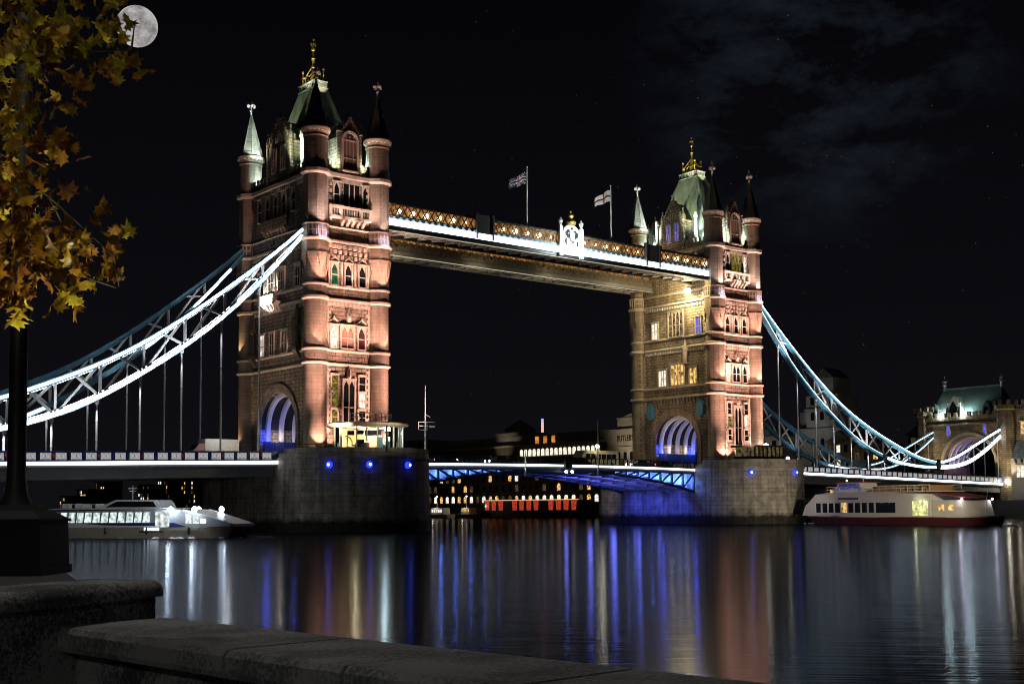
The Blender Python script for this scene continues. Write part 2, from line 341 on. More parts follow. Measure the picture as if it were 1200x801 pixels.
# ------------------------------------------------------------------ road towers
A, B = 5.12, 9.55             # half distances between turret centres
ROAD = 9.6
WARM = (1.0, 0.53, 0.41); WARMP = (1.0, 0.70, 0.58); YELO = (1.0, 0.80, 0.38); CYAN = (0.70, 1.0, 0.93)

def turret_mesh():
    if 'turret' in WCACHE: return WCACHE['turret']
    b = MB(); o8 = PI / 8
    b.lathe([(1.72, 9.4), (1.72, 10.6), (1.6, 10.8), (1.57, 22.55)], 24)
    b.lathe([(1.6, 24.9), (1.58, 31.5)], 24)
    b.lathe([(1.62, 33.9), (1.58, 36.6)], 24)
    b.lathe([(1.70, 23.0), (1.70, 24.5)], 24); b.lathe([(1.66, 32.1), (1.66, 33.5)], 24)
    b.lathe([(1.57, 36.4), (1.93, 38.1), (1.93, 39.7)], 8, ph=o8)
    for k in range(8):
        a = k * PI / 4
        P = lambda r, t, z: (r * math.cos(t), r * math.sin(t), z)
        b.poly([P(2.06, a - 0.385, 38.05), P(2.06, a + 0.385, 38.05), P(1.66, a, 35.5), P(1.2, a, 38.05)], [(0, 1, 2), (0, 2, 3), (1, 3, 2), (0, 3, 1)])
    b.lathe([(1.86, 40.3), (1.86, 41.9)], 8, ph=o8)
    b.lathe([(1.70, 42.2), (1.70, 49.1)], 8, ph=o8)
    b.lathe([(1.72, 49.9), (1.66, 54.3)], 20)
    b.lathe([(1.66, 54.3), (1.78, 54.5), (1.70, 54.75), (1.98, 55.2)], 20)
    b.cur = 1
    for z0, z1, r0, r1 in ((22.55, 23.02, 1.62, 1.92), (24.45, 24.92, 1.72, 1.9), (31.5, 32.1, 1.62, 1.95), (33.45, 33.9, 1.68, 1.85)):
        b.lathe([(r0, z0), (r1, z0 + 0.2), (r1, z1 - 0.12), (r1 - 0.16, z1)], 24)
    for z0, z1, r0, r1 in ((39.7, 40.3, 1.9, 2.22), (41.9, 42.2, 1.88, 2.02), (49.05, 49.9, 1.72, 2.15)):
        b.lathe([(r0, z0), (r1, z0 + 0.25), (r1, z1 - 0.15), (r1 - 0.15, z1)], 8, ph=o8)
    b.lathe([(1.98, 55.2), (2.05, 55.3), (2.05, 55.62)], 20)
    for k in range(20):
        a = 2 * PI * k / 20
        b.poly([], [])
        c, s = math.cos(a), math.sin(a); w = 0.16
        P = lambda r, t, z: (r * c - t * s, r * s + t * c, z)
        b.poly([P(1.66, -w, 54.85), P(2.0, -w, 55.15), P(2.0, w, 55.15), P(1.66, w, 54.85), P(1.66, -w, 55.2), P(2.0, -w, 55.2), P(2.0, w, 55.2), P(1.66, w, 55.2)], [(0, 1, 2, 3), (4, 5, 6, 7), (0, 1, 5, 4), (1, 2, 6, 5), (2, 3, 7, 6), (3, 0, 4, 7)])
    for sgn in range(8):     # sunk panels on the pedestal drum
        a = sgn * PI / 4; c, s = math.cos(a), math.sin(a)
        P = lambda r, t, z: (r * c - t * s, r * s + t * c, z)
        for t0, t1, z0, z1 in ((-0.62, -0.5, 40.4, 41.85), (0.5, 0.62, 40.4, 41.85), (-0.06, 0.06, 40.4, 41.85), (-0.5, 0.5, 41.05, 41.17)):
            b.poly([P(1.70, t0, z0), P(1.79, t0, z0), P(1.79, t1, z0), P(1.70, t1, z0), P(1.70, t0, z1), P(1.79, t0, z1), P(1.79, t1, z1), P(1.70, t1, z1)], [(0, 1, 2, 3), (4, 5, 6, 7), (0, 1, 5, 4), (1, 2, 6, 5), (2, 3, 7, 6), (3, 0, 4, 7)])
    WCACHE['turret'] = b.mesh('turret', [M_TUR, M_TRIM], True); return WCACHE['turret']
def spire_mesh():
    if 'spire' in WCACHE: return WCACHE['spire']
    b = MB(); b.lathe([(1.86, 55.62), (1.80, 55.9), (0.20, 62.0), (0.26, 62.15), (0.12, 62.3)], 8, ph=PI / 8)
    for k in range(8):
        a = k * PI / 4 + PI / 8
        b.tube((1.82 * math.cos(a), 1.82 * math.sin(a), 55.9), (0.2 * math.cos(a), 0.2 * math.sin(a), 62.0), 0.05, 4)
    WCACHE['spire'] = b.mesh('spire', M_SLATE); return WCACHE['spire']
def finial_mesh():
    if 'finial' in WCACHE: return WCACHE['finial']
    b = MB(); b.lathe([(0.16, 62.2), (0.13, 62.8), (0.26, 62.95), (0.13, 63.1), (0.11, 64.9)], 8)
    for dx, dz in ((-0.42, 63.75), (0.42, 63.75), (0, 64.35)):
        for rot in (0, 1):
            b.ball((dx * 1.15 if rot == 0 else 0, 0 if rot == 0 else dx * 1.15, dz), 0.30, 8, 1.1)
    b.beam((-0.42, 0, 63.75), (0.42, 0, 63.75), 0.16, 0.2); b.beam((0, -0.42, 63.75), (0, 0.42, 63.75), 0.16, 0.2)
    b.lathe([(0.24, 64.3), (0.05, 65.1)], 6)
    WCACHE['finial'] = b.mesh('finial', M_FIN, True); return WCACHE['finial']

def arch_outline(y0, y1, ztop, half, spring, rise, floor):
    """wall outline in (y,z) with an arched opening in its foot"""
    a = arc(0, 0, 1, 0, 180, 20)
    return [(y0, floor), (y0, ztop), (y1, ztop), (y1, floor), (half, floor)] + [(half * c, spring + rise * s) for c, s in a] + [(-half, floor)]

def gable(b, w, z0, ze, za, d0, d1):
    b.prism([(-w / 2, z0), (w / 2, z0), (w / 2, ze), (0, za), (-w / 2, ze)], d0, d1, 'y')

def dormer(parent, loc, rz, w, ze, za, depth, wide, pane):
    """stone gable with pinnacles rising from the parapet, slate roof running back; outside is -y"""
    z0 = loc[2]; b = MB()
    gable(b, w, 0, ze - z0, za - z0, -0.35, 0.35)
    b.box(-w / 2 + 0.1, w / 2 - 0.1, 0.3, depth, 0, ze - z0 - 0.05)
    for s in (-1, 1):
        x = s * (w / 2); b.lathe([(0.30, -0.2), (0.30, ze - z0 + 0.5), (0.40, ze - z0 + 0.6), (0.36, ze - z0 + 0.8), (0.03, ze - z0 + 2.0)], 8, (x, -0.3))
        b.ball((x, -0.3, ze - z0 + 2.0), 0.14, 6)
        n = 6      # stepped coping up the gable
        for i in range(n):
            t0 = i / n; xx = s * (w / 2) * (1 - t0); zz = ze - z0 + (za - ze) * t0
            b.box(min(xx, xx - s * 0.34), max(xx, xx - s * 0.34), -0.5, 0.45, zz - 0.12, zz + (za - ze) / n + 0.2)
    b.lathe([(0.16, za - z0 - 0.2), (0.28, za - z0 + 0.25), (0.1, za - z0 + 0.4), (0.2, za - z0 + 0.7), (0.02, za - z0 + 1.15)], 8, (0, -0.05))
    o = part('dormer', b, M_STONE, parent, False, loc, rz)
    r = MB(); r.prism([(-w / 2 - 0.05, ze - z0 - 0.05), (w / 2 + 0.05, ze - z0 - 0.05), (0, za - z0 - 0.15)], 0.36, depth, 'y')
    sub('dormer_roof', r.mesh('dormer_roof', M_SLATE), o)
    f = MB(); H = (ze - z0)
    hw = w * 0.30
    if wide == 0:      # one tall traceried window under an arched hood
        for r0 in (hw + 0.32, hw + 0.12):
            pts = arc(0, H - 0.4, r0, 0, 180, 14); inn = arc(0, H - 0.4, r0 - 0.17, 180, 0, 14)
            f.prism(pts + inn, -0.62 if r0 > hw + 0.2 else -0.52, -0.3, 'y')
        for s in (-1, 1): f.box(s * (hw + 0.2) - 0.14, s * (hw + 0.2) + 0.14, -0.58, -0.3, 0.9, H - 0.4)
        for k in range(1, 4): x = -hw + 2 * hw * k / 4; f.box(x - 0.05, x + 0.05, -0.45, -0.36, 0.9, H - 0.1)
        f.box(-hw, hw, -0.47, -0.36, H * 0.45, H * 0.45 + 0.14); f.box(-hw, hw, -0.49, -0.36, H - 0.55, H - 0.35); f.box(-hw - 0.3, hw + 0.3, -0.7, -0.3, 0.65, 0.9)
        for k in range(3): pts = arc(-hw + hw * (0.33 + 0.67 * k), H - 0.1 + 0.1, hw * 0.22, 0, 360, 10)[:-1]; f.prism(pts, -0.44, -0.37, 'y')
        p = MB(); p.prism([(-hw, 0.9), (hw, 0.9)] + arc(0, H - 0.4, hw, 0, 180, 12), -0.39, -0.34, 'y')
    else:              # two cross windows in the wide gable
        p = MB()
        for cx in (-w * 0.2, w * 0.2):
            for x0, x1, z0_, z1_ in ((-0.65, -0.5, 2.2, 5.4), (0.5, 0.65, 2.2, 5.4), (-0.06, 0.06, 2.2, 5.4), (-0.5, 0.5, 3.8, 3.95), (-0.65, 0.65, 5.4, 5.6), (-0.75, 0.75, 2.0, 2.2)):
                f.box(cx + x0, cx + x1, -0.55, -0.3, z0_, z1_)
            p.box(cx - 0.5, cx + 0.5, -0.39, -0.34, 2.2, 5.4)
        for k in range(5): f.box(-0.9 + k * 0.45 - 0.05, -0.9 + k * 0.45 + 0.05, -0.5, -0.3, 6.3, 8.0 - abs(k - 2) * 0.45)
    wo = sub('window', f.mesh('window', M_TRIM), o); wo.parent = o
    # pane as a second sub-part of the dormer
    sub('pane', p.mesh('pane', pane), o)
    return o

def floodlight(parent, loc, rz=0.0):
    if 'flood' not in WCACHE:
        b = MB(); b.box(-0.22, 0.22, -0.1, 0.1, 0.16, 0.36); b.box(-0.26, -0.22, -0.05, 0.05, 0, 0.3); b.box(0.22, 0.26, -0.05, 0.05, 0, 0.3); b.box(-0.26, 0.26, -0.05, 0.05, -0.03, 0.0)
        WCACHE['flood'] = b.mesh('floodlight', M_DARK)
    link('floodlight', WCACHE['flood'], parent, loc, rz)

def build_tower(x0, right, label):
    T = thing('bridge_tower', label, 'tower', (x0, 0, ROAD), 'twin towers of the bridge')
    X = lambda x, y, z: (x0 + x, y, z)
    # walls
    b = MB(); wy, wx = B + 0.45, A + 0.45
    b.prism(arch_outline(-wy, wy, 49.4, 5.15, 14.3, 5.1, ROAD - 0.3), x0 - wx, x0 + wx, 'x')
    part('wall', b, M_STONE, T)
    # string courses round the body
    for z0, z1, out in ((22.55, 23.0, 0.28), (24.45, 24.9, 0.25), (31.5, 32.05, 0.28), (33.45, 33.88, 0.22), (39.7, 40.28, 0.42), (41.9, 42.18, 0.30), (49.05, 49.85, 0.42)):
        b = MB()
        for s in (-1, 1):
            b.prism([(s * wy, z0), (s * (wy + out), z0 + 0.2), (s * (wy + out), z1 - 0.1), (s * (wy + out - 0.12), z1), (s * wy, z1)], x0 - A - 0.002, x0 + A + 0.002, 'x')
            b.prism([(x0 + s * wx, z0), (x0 + s * (wx + out), z0 + 0.2), (x0 + s * (wx + out), z1 - 0.1), (x0 + s * (wx + out - 0.12), z1), (x0 + s * wx, z1)], -B, B, 'y')
        part('string_course', b, M_TRIM, T)
    # dentils under the main courses
    for zc, st in ((39.45, 0.62), (48.8, 0.55), (31.25, 0.62)):
        b = MB(); b.box(x0 - 3.45, x0 + 3.45, -wy - 0.05, -wy - 0.001, zc - 0.3, zc + 0.245)
        n = int(6.6 / st)
        for k in range(n + 1):
            x = x0 - 3.3 + 6.6 * k / n; b.box(x - 0.13, x + 0.13, -wy - 0.24, -wy - 0.051, zc - 0.24, zc + 0.24)
        part('dentil_course', b, M_TRIM, T)
        b = MB(); b.box(x0 - wx - 0.05, x0 - wx - 0.001, -7.6, 7.6, zc - 0.3, zc + 0.245)
        n = int(14.8 / st)
        for k in range(n + 1):
            y = -7.4 + 14.8 * k / n; b.box(x0 - wx - 0.24, x0 - wx - 0.051, y - 0.13, y + 0.13, zc - 0.24, zc + 0.24)
        part('dentil_course', b, M_TRIM, T)
    # long-and-short quoins where the wall meets the turrets, and hoods over the openings
    for z0, z1 in ((10.4, 22.3), (25.2, 31.0), (34.2, 37.3)):
        for s in (-1, 1):
            b = MB(); b.box(min(x0 + s * 3.45, x0 + s * 3.25), max(x0 + s * 3.45, x0 + s * 3.25), -wy - 0.03, -wy - 0.002, z0, z1); d_ = MB(); n = int((z1 - z0) / 0.42)
            zs = z0 if z0 > 11 else 20.2; d_.box(x0 - wx - 0.03, x0 - wx - 0.002, min(s * 7.9, s * 7.7), max(s * 7.9, s * 7.7), zs, z1)
            for k in range(n):
                z = z0 + k * 0.42; ln = 0.5 if k % 2 else 0.26
                b.box(min(x0 + s * 3.45, x0 + s * (3.45 - ln)), max(x0 + s * 3.45, x0 + s * (3.45 - ln)), -wy - 0.08, -wy - 0.031, z, z + 0.36)
                if z >= zs: d_.box(x0 - wx - 0.08, x0 - wx - 0.031, min(s * 7.9, s * (7.9 - ln)), max(s * 7.9, s * (7.9 - ln)), z, z + 0.36)
            part('quoin', b, M_TRIM, T); part('quoin', d_, M_TRIM, T)
    for zc, xs_ in ((28.75, (-2.45, 2.1)), (37.35, (-2.35, -0.1, 2.2))):
        for x in xs_:
            b = MB(); b.prism([(x0 + x - 0.75, zc), (x0 + x, zc + 0.62), (x0 + x + 0.75, zc), (x0 + x + 0.6, zc), (x0 + x, zc + 0.44), (x0 + x - 0.6, zc)], -wy - 0.3, -wy - 0.002, 'y'); b.ball((x0 + x, -wy - 0.2, zc + 0.66), 0.16, 6)
            part('hood_moulding', b, M_TRIM, T)
    # turrets
    for sx in (-1, 1):
        for sy in (-1, 1):
            t = link('turret', turret_mesh(), T, X(sx * A, sy * B, 0))
            sub('spire', spire_mesh(), t); sub('finial', finial_mesh(), t)
    # embattled parapet
    b = MB()
    for s in (-1, 1):
        y = s * (wy - 0.1); b.box(x0 - A + 1.2, x0 + A - 1.2, min(y, y - s * 0.5), max(y, y - s * 0.5), 49.4, 50.9)
        for k in range(8):
            x = -3.4 + k * 6.8 / 7; b.box(x0 + x - 0.26, x0 + x + 0.26, min(y, y - s * 0.5), max(y, y - s * 0.5), 50.9, 51.6)
        x = s * (wx - 0.1); b.box(x0 + min(x, x - s * 0.5), x0 + max(x, x - s * 0.5), -B + 1.2, B - 1.2, 49.4, 50.9)
        for k in range(16):
            yy = -7.6 + k * 15.2 / 15; b.box(x0 + min(x, x - s * 0.5), x0 + max(x, x - s * 0.5), yy - 0.27, yy + 0.27, 50.9, 51.6)
    part('battlement', b, M_STONE, T)
    # main roof
    b = MB(); b.frustum((x0 - 4.4, x0 + 4.4, -7.9, 7.9), 49.5, (x0 - 4.15, x0 + 4.15, -7.3, 7.3), 51.5)
    b.frustum((x0 - 4.15, x0 + 4.15, -7.3, 7.3), 51.5, (x0 - 0.85, x0 + 0.85, -2.05, 2.05), 65.4)
    rf = part('roof', b, M_SLATE, T)
    b = MB(); b.box(x0 - 1.15, x0 + 1.15, -2.35, 2.35, 65.4, 65.62); b.box(x0 - 0.8, x0 + 0.8, -2.0, 2.0, 64.5, 65.4)
    for sx in (-1, 1):
        for k in range(7): b.box(x0 + sx * 1.02 - 0.05, x0 + sx * 1.02 + 0.05, -2.2 + k * 0.73 - 0.05, -2.2 + k * 0.73 + 0.05, 64.6, 65.4)
    b.box(x0 - 1.2, x0 + 1.2, -2.4, 2.4, 64.5, 64.62)
    part('roof_gallery', b, M_LEAD, T)
    # gilded cresting and crown
    b = MB()
    for sx in (-1, 1):
        for sy in (-1, 1):
            x, y = x0 + sx * 0.85, sy * 1.5
            b.lathe([(0.12, 65.6), (0.09, 66.6), (0.2, 66.75), (0.08, 66.95), (0.07, 67.5)], 8, (x, y)); b.ball((x, y, 67.65), 0.22, 8)
            pr = None
            for t in range(6):     # curling stays up to the centre
                q = t / 5; p = (x0 + sx * 0.85 * (1 - q) ** 1.5, sy * 1.5 * (1 - q) ** 1.5, 66.3 + 2.5 * q ** 0.8)
                if pr: b.tube(pr, p, 0.085, 5)
                pr = p
    for sx in (-1, 1):
        pr = None
        for t in range(9):
            q = t / 8; p = (x0 + sx * 0.9, -1.5 + 3 * q, 66.3 + 0.5 * abs(math.sin(q * 3 * PI)))
            if pr: b.tube(pr, p, 0.07, 5)
            pr = p
    for sy in (-1, 1):
        for k in range(3): b.lathe([(0.1, 65.6), (0.16, 66.2), (0.05, 66.9)], 6, (x0 - 0.4 + k * 0.4, sy * 1.5))
    b.lathe([(0.5, 65.6), (0.42, 66.6), (0.2, 67.0), (0.34, 68.2), (0.16, 68.6), (0.2, 69.3), (0.34, 69.5), (0.12, 69.8), (0.10, 70.6)], 10, (x0, 0))
    b.ball((x0, 0, 70.9), 0.33, 10); b.lathe([(0.07, 71.1), (0.06, 72.3)], 6, (x0, 0)); b.ball((x0, 0, 72.4), 0.24, 8)
    for d in ((0.32, 0), (-0.32, 0), (0, 0.32), (0, -0.32)): b.ball((x0 + d[0], d[1], 71.7), 0.19, 8, 1.5)
    part('crown', b, M_GOLD, T, True)
    # dormers: narrow on the river faces, wide on the road faces
    dormer(T, X(0.05, -wy + 0.2, 49.5), FRONT, 3.5, 55.2, 58.0, 5.5, 0, M_ROSE)
    dormer(T, X(0.05, wy - 0.2, 49.5), PI, 3.5, 55.2, 58.0, 5.5, 0, M_GLASS)
    dormer(T, X(-wx + 0.2, -0.2, 49.5), SIDE, 6.6 if not right else 5.2, 55.6, 59.2, 4.0, 1, M_BLUP if right else M_GLASS)
    dormer(T, X(wx - 0.2, 0, 49.5), -SIDE, 6.0, 55.6, 59.2, 4.0, 1, M_GLASS)
    for y in (-4.9, 4.9):     # slim chimneys beside the dormers
        b = MB(); b.lathe([(0.34, 49.6), (0.30, 55.6), (0.45, 55.8), (0.4, 56.2), (0.3, 56.6)], 8, (x0 - 4.6, y))
        part('chimney', b, M_TRIM, T)
    # ---- river face
    fy = -wy
    p1 = [M_YEL, M_YEL, M_YEL] if not right else [M_GLASS, M_YEL, M_GLASS]
    for k, (z, h) in enumerate(((19.2, 2.0), (16.85, 1.95), (14.5, 1.9))):
        window(T, X(-2.28, fy, z), FRONT, 1.0, h, 1, 'square', p1[k])
        window(T, X(2.18, fy, z), FRONT, 1.0, h, 1, 'square', (M_GLASS, M_WHT, M_GLASS)[k])
    window(T, X(0.03, fy, 13.6), FRONT, 1.75, 6.9, 2, 'lancet', M_GLASS)
    for zc in (21.35, 29.5):
        b = MB(); b.box(x0 - 0.3, x0 + 0.3, fy - 0.3, fy, zc - 0.7, zc + 0.5); b.lathe([(0.34, zc + 0.5), (0.05, zc + 1.3)], 4, (x0, fy - 0.15)); b.ball((x0, fy - 0.35, zc), 0.28, 6, 1.6)
        part('carved_niche', b, M_TRIM, T)
    window(T, X(-2.45, fy, 25.1), FRONT, 1.05, 3.0, 1, 'lancet', M_WHT)
    window(T, X(-0.2, fy, 25.1), FRONT, 1.95, 3.0, 2, 'lancet', M_ROSE if not right else M_GLASS)
    window(T, X(2.1, fy, 25.1), FRONT, 1.05, 3.0, 1, 'lancet', M_REDP if not right else M_GLASS)
    for k, x in enumerate((-2.35, -0.1, 2.2)):
        window(T, X(x, fy, 33.95), FRONT, 1.05, 2.95, 1, 'lancet', (M_GRN, M_GLASS, M_GLASS)[k] if not right else M_GLASS)
    b = MB()           # corbel tables under string course
    for r, (zc, n) in enumerate(((39.25, 7), (38.55, 7), (37.85, 8))):
        for k in range(n):
            x = -2.9 + 5.8 * (k + (0.5 if r == 1 else 0.25)) / n
            b.box(x0 + x, x0 + x + 0.42, fy - 0.42 + 0.12 * r, fy, zc - 0.22, zc + 0.3)
    for x in (-3.3, -1.2, 1.0, 3.1): b.box(x0 + x - 0.12, x0 + x + 0.12, fy - 0.28, fy, 33.9, 37.2)
    part('corbel_table', b, M_TRIM, T)
    # oriel balcony of the top storey
    b = MB()
    b.box(x0 - 3.35, x0 + 3.35, fy - 0.75, fy, 43.3, 43.65)
    for x in (-3.3, -1.55, 1.75, 3.3): b.box(x0 + x - 0.16, x0 + x + 0.16, fy - 0.72, fy - 0.35, 43.65, 45.1)
    b.box(x0 - 3.35, x0 + 3.35, fy - 0.75, fy - 0.35, 44.75, 45.1)
    for k in range(16): b.box(x0 - 3.1 + k * 0.41, x0 - 3.0 + k * 0.41, fy - 0.6, fy - 0.5, 43.65, 44.75)
    for k in range(5):     # big scrolled brackets
        x = -1.45 + k * 0.85
        b.prism([(fy, 43.3), (fy - 0.9, 43.3), (fy - 0.85, 43.0), (fy - 0.35, 42.6), (fy - 0.2, 42.2), (fy, 42.2)], x0 + x, x0 + x + 0.42, 'x')
    for s in (-1, 1):
        for k in range(6): b.box(x0 + s * 3.05 - 0.16, x0 + s * 3.05 + 0.16, fy - 0.3, fy, 43.0 + k * 0.98, 43.45 + k * 0.98)
    part('balcony', b, M_TRIM, T)
    pt = M_GLASS if not right else M_YEL
    window(T, X(0.45, fy + 0.0, 45.2), FRONT, 2.5, 3.4, 3, 'plain', pt)
    window(T, X(-2.05, fy, 45.3), FRONT, 0.85, 3.1, 1, 'lancet', M_GLASS); window(T, X(2.72, fy, 45.3), FRONT, 0.85, 3.1, 1, 'lancet', M_GLASS if not right else M_WHT)
    # ---- road face (towards -x)
    sx_ = -wx
    b = MB()
    for r0, r1, o in ((6.35, 5.95, 0.30), (5.95, 5.55, 0.18), (5.55, 5.2, 0.08)):
        pts = arc(0, 14.3, r0, 0, 180, 24); inn = arc(0, 14.3, r1, 180, 0, 24)
        b.prism([(y, z) for y, z in pts] + [(y, z) for y, z in inn], x0 - wx - o, x0 - wx - 0.004, 'x')
        for s in (-1, 1): b.box(x0 - wx - o, x0 - wx - 0.004, min(s * r0, s * r1), max(s * r0, s * r1), ROAD, 14.3)
    part('arch_moulding', b, M_TUR, T, True)
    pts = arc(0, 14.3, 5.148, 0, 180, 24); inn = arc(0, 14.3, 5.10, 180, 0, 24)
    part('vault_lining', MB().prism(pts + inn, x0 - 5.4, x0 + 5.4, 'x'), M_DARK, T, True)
    # vault ribs inside the archway
    for k in range(5):
        b = MB(); xr = x0 - 4.5 + k * 2.2
        pts = arc(0, 14.3, 5.09, 0, 180, 24); inn = arc(0, 14.3, 4.55, 180, 0, 24)
        b.prism(pts + inn, xr - 0.3, xr + 0.3, 'x')
        for s in (-1, 1): b.box(xr - 0.3, xr + 0.3, min(s * 4.62, s * 5.1), max(s * 4.62, s * 5.1), 12.6, 14.3)
        part('vault_rib', b, M_WHITE, T, True)
    for s in (-1, 1):  # blue steel screens along the footways
        b = MB()
        b.box(x0 - 5.3, x0 + 5.3, s * 4.55 - 0.1, s * 4.55 + 0.1, ROAD + 0.02, 12.5)
        for k in range(14): b.box(x0 - 5.2 + k * 0.8, x0 - 5.1 + k * 0.8, s * 4.55 - 0.16, s * 4.55 + 0.16, ROAD + 0.02, 12.6)
        part('footway_screen', b, M_NAVY, T)
    if not right:
        for y, pn in ((1.7, M_GLASS), (-1.9, M_ROSE), (4.6, M_WHT)):
            window(T, X(sx_, y, 24.95), SIDE, 1.7 if y < 0 else 1.2, 3.1, 2, 'square', pn)
        for y, pn in ((5.0, M_GLASS), (-1.0, M_GLASS), (1.9, M_GLASS)): window(T, X(sx_, y, 34.0), SIDE, 1.7, 3.1, 3, 'lancet', pn)
        window(T, X(sx_, -5.6, 34.0), SIDE, 1.3, 3.0, 2, 'arch', M_GLASS)
        for y in (7.0, -5.9):   # canopied statues
            b = MB(); xs = x0 + sx_
            b.box(xs - 0.9, xs, y - 0.7, y + 0.7, 24.9, 25.4); b.lathe([(0.34, 25.4), (0.42, 26.3), (0.30, 27.0), (0.36, 27.5), (0.18, 27.9)], 10, (xs - 0.5, y)); b.ball((xs - 0.5, y, 28.1), 0.24, 8, 1.2)
            b.tube((xs - 0.5, y + 0.3, 27.5), (xs - 0.7, y + 0.5, 26.6), 0.12, 6); b.tube((xs - 0.5, y - 0.3, 27.5), (xs - 0.75, y - 0.4, 26.9), 0.12, 6)
            b.lathe([(0.55, 28.7), (0.62, 29.1), (0.45, 29.3), (0.12, 31.3)], 6, (xs - 0.35, y))
            for s in (-1, 1): b.lathe([(0.12, 25.4), (0.12, 29.0), (0.03, 30.4)], 6, (xs - 0.6, y + s * 0.62))
            b.prism([(xs, 23.6), (xs - 0.9, 24.9), (xs, 24.9)], y - 0.5, y + 0.5, 'y')
            part('statue', b, M_STATUE, T, True)
        b = MB()           # brightly lit balcony over the arch
        xs = x0 + sx_
        b.box(xs - 1.0, xs, -0.9, 4.6, 32.2, 32.5); b.box(xs - 1.0, xs - 0.8, -0.9, 4.6, 32.5, 33.6)
        for y in (-0.9, 4.3): b.box(xs - 1.02, xs - 0.72, y, y + 0.3, 32.5, 34.1); b.ball((xs - 0.87, y + 0.15, 34.3), 0.28, 8)
        for k in range(6): b.prism([(xs, 31.0), (xs - 0.9, 32.2), (xs, 32.2)], -0.7 + k * 0.95, -0.35 + k * 0.95, 'y')
        for k in range(9): b.box(xs - 1.06, xs - 1.0, -0.5 + k * 0.55, -0.25 + k * 0.55, 32.7, 33.4)
        part('road_balcony', b, M_TRIM, T)
        lamp('SPOT', (xs - 4.5, 2.0, 31.2), 7000, (1, 0.98, 0.95), T, (xs - 0.6, 1.9, 33.2), 56, 0.4)
        b = MB()
        for k in range(7): b.prism([(x0 + sx_ - 0.55, 43.2), (x0 + sx_ - 0.5, 42.9), (x0 + sx_ - 0.15, 42.3), (x0 + sx_ - 0.1, 41.0), (x0 + sx_, 41.0), (x0 + sx_, 43.2)], -2.4 + k * 0.95, -1.9 + k * 0.95, 'y')
        b.box(x0 + sx_ - 0.55, x0 + sx_, -2.9, 4.6, 43.2, 43.6); b.box(x0 + sx_ - 0.55, x0 + sx_ - 0.3, -2.9, 4.6, 43.6, 44.7)
        part('corbelled_gallery', b, M_STONE, T)
        for y in (5.6, 3.2, 0.8, -1.6, -4.4): window(T, X(sx_, y, 45.0), SIDE, 1.0, 3.2, 1, 'lancet', M_GLASS)
    else:
        window(T, X(sx_, 4.9, 33.95), SIDE, 1.35, 3.0, 2, 'square', M_WHT)
        window(T, X(sx_, -0.5, 33.95), SIDE, 3.6, 4.6, 4, 'arch', lit_glass('dusky_hall_pane', (1.0, 0.6, 0.35), 0.35, 1.5, 0.02))
        window(T, X(sx_, -6.1, 33.95), SIDE, 1.2, 2.9, 2, 'square', M_BLUP)
        window(T, X(sx_, 3.1, 25.0), SIDE, 1.9, 2.9, 3, 'square', M_WHT)
        window(T, X(sx_, -0.7, 25.0), SIDE, 3.2, 3.7, 4, 'square', M_WRM)
        window(T, X(sx_, -4.6, 25.0), SIDE, 1.8, 2.8, 2, 'square', M_WRM)
        b = MB(); xs = x0 + sx_
        for k in range(13): b.prism([(xs - 0.4, 22.3), (xs, 21.0), (xs, 22.3)], -5.0 + k * 0.8, -4.6 + k * 0.8, 'y'); b.box(xs - 0.42, xs, -5.0 + k * 0.8, -4.6 + k * 0.8, 22.0, 22.5)
        part('corbel_table', b, M_TUR, T)
        for y in (6.1, -6.5):     # hanging blue canopied shields beside the arch
            b = MB(); b.prism([(y - 0.85, 19.3), (y, 18.8), (y + 0.85, 19.3), (y + 0.85, 21.1), (y, 21.9), (y - 0.85, 21.1)], xs - 0.7, xs, 'x')
            b.prism([(y - 0.7, 19.6), (y, 19.1), (y + 0.7, 19.6), (y + 0.7, 21.0), (y, 21.7), (y - 0.7, 21.0)], xs - 0.85, xs - 0.7, 'x')
            part('arch_shield', b, M_BLUE, T)
        b = MB()           # canopied niche between the windows
        b.lathe([(0.45, 29.0), (0.6, 31.4), (0.45, 31.6), (0.06, 33.4)], 8, (xs - 0.3, -2.9)); b.box(xs - 0.5, xs, -3.5, -2.3, 28.7, 29.0)
        part('carved_niche', b, M_TRIM, T)
    # ---- lights of this tower
    k_ = 1.55 if not right else 1.5
    for zl, w, cl in ((11.2, 1500, WARM), (25.1, 1150, WARM), (33.95, 800, WARM), (42.5, 1000, WARMP)):
        for x in (-2.9, 0.0, 2.9):
            lamp('SPOT', X(x, fy - (0.95 if zl < 20 else 1.7), zl), w * k_ * (0.95 if zl > 20 else 0.8), cl, T, X(x * 0.9, fy + 0.15, zl + 5.0), 100, 0.9, 0.12)
            if zl < 12: floodlight(T, X(x, fy - 0.95, zl - 0.55))
        for s in (-1, 1):       # one under each turret: leaves the scalloped shade at its foot
            xt = s * (A - 0.15)
            if zl < 40: lamp('SPOT', X(xt if zl > 20 else s * (A + 0.5), -B - (3.6 if zl > 20 else 3.45), zl - 0.6), w * k_ * (1.7 if zl > 20 else 2.4), cl, T, X(xt, -B - 0.6, zl + 5.2), 68, 0.3, 0.06)
    for s in (-1, 1):
        lamp('SPOT', X(s * A, -B - 4.2, 34.2), 700 * k_, WARM, T, X(s * A, -B - 0.9, 37.6), 70, 0.6, 0.1)
        lamp('SPOT', X(s * A, -B - 3.1, 42.0), 900 * k_, (1, 0.74, 0.72), T, X(s * A, -B, 46.0), 75, 0.7, 0.1)
        lamp('SPOT', X(s * A, -B - 3.6, 40.0), 420 * k_, (0.95, 0.72, 1.0), T, X(s * A, -B, 41.2), 60, 0.6, 0.1)
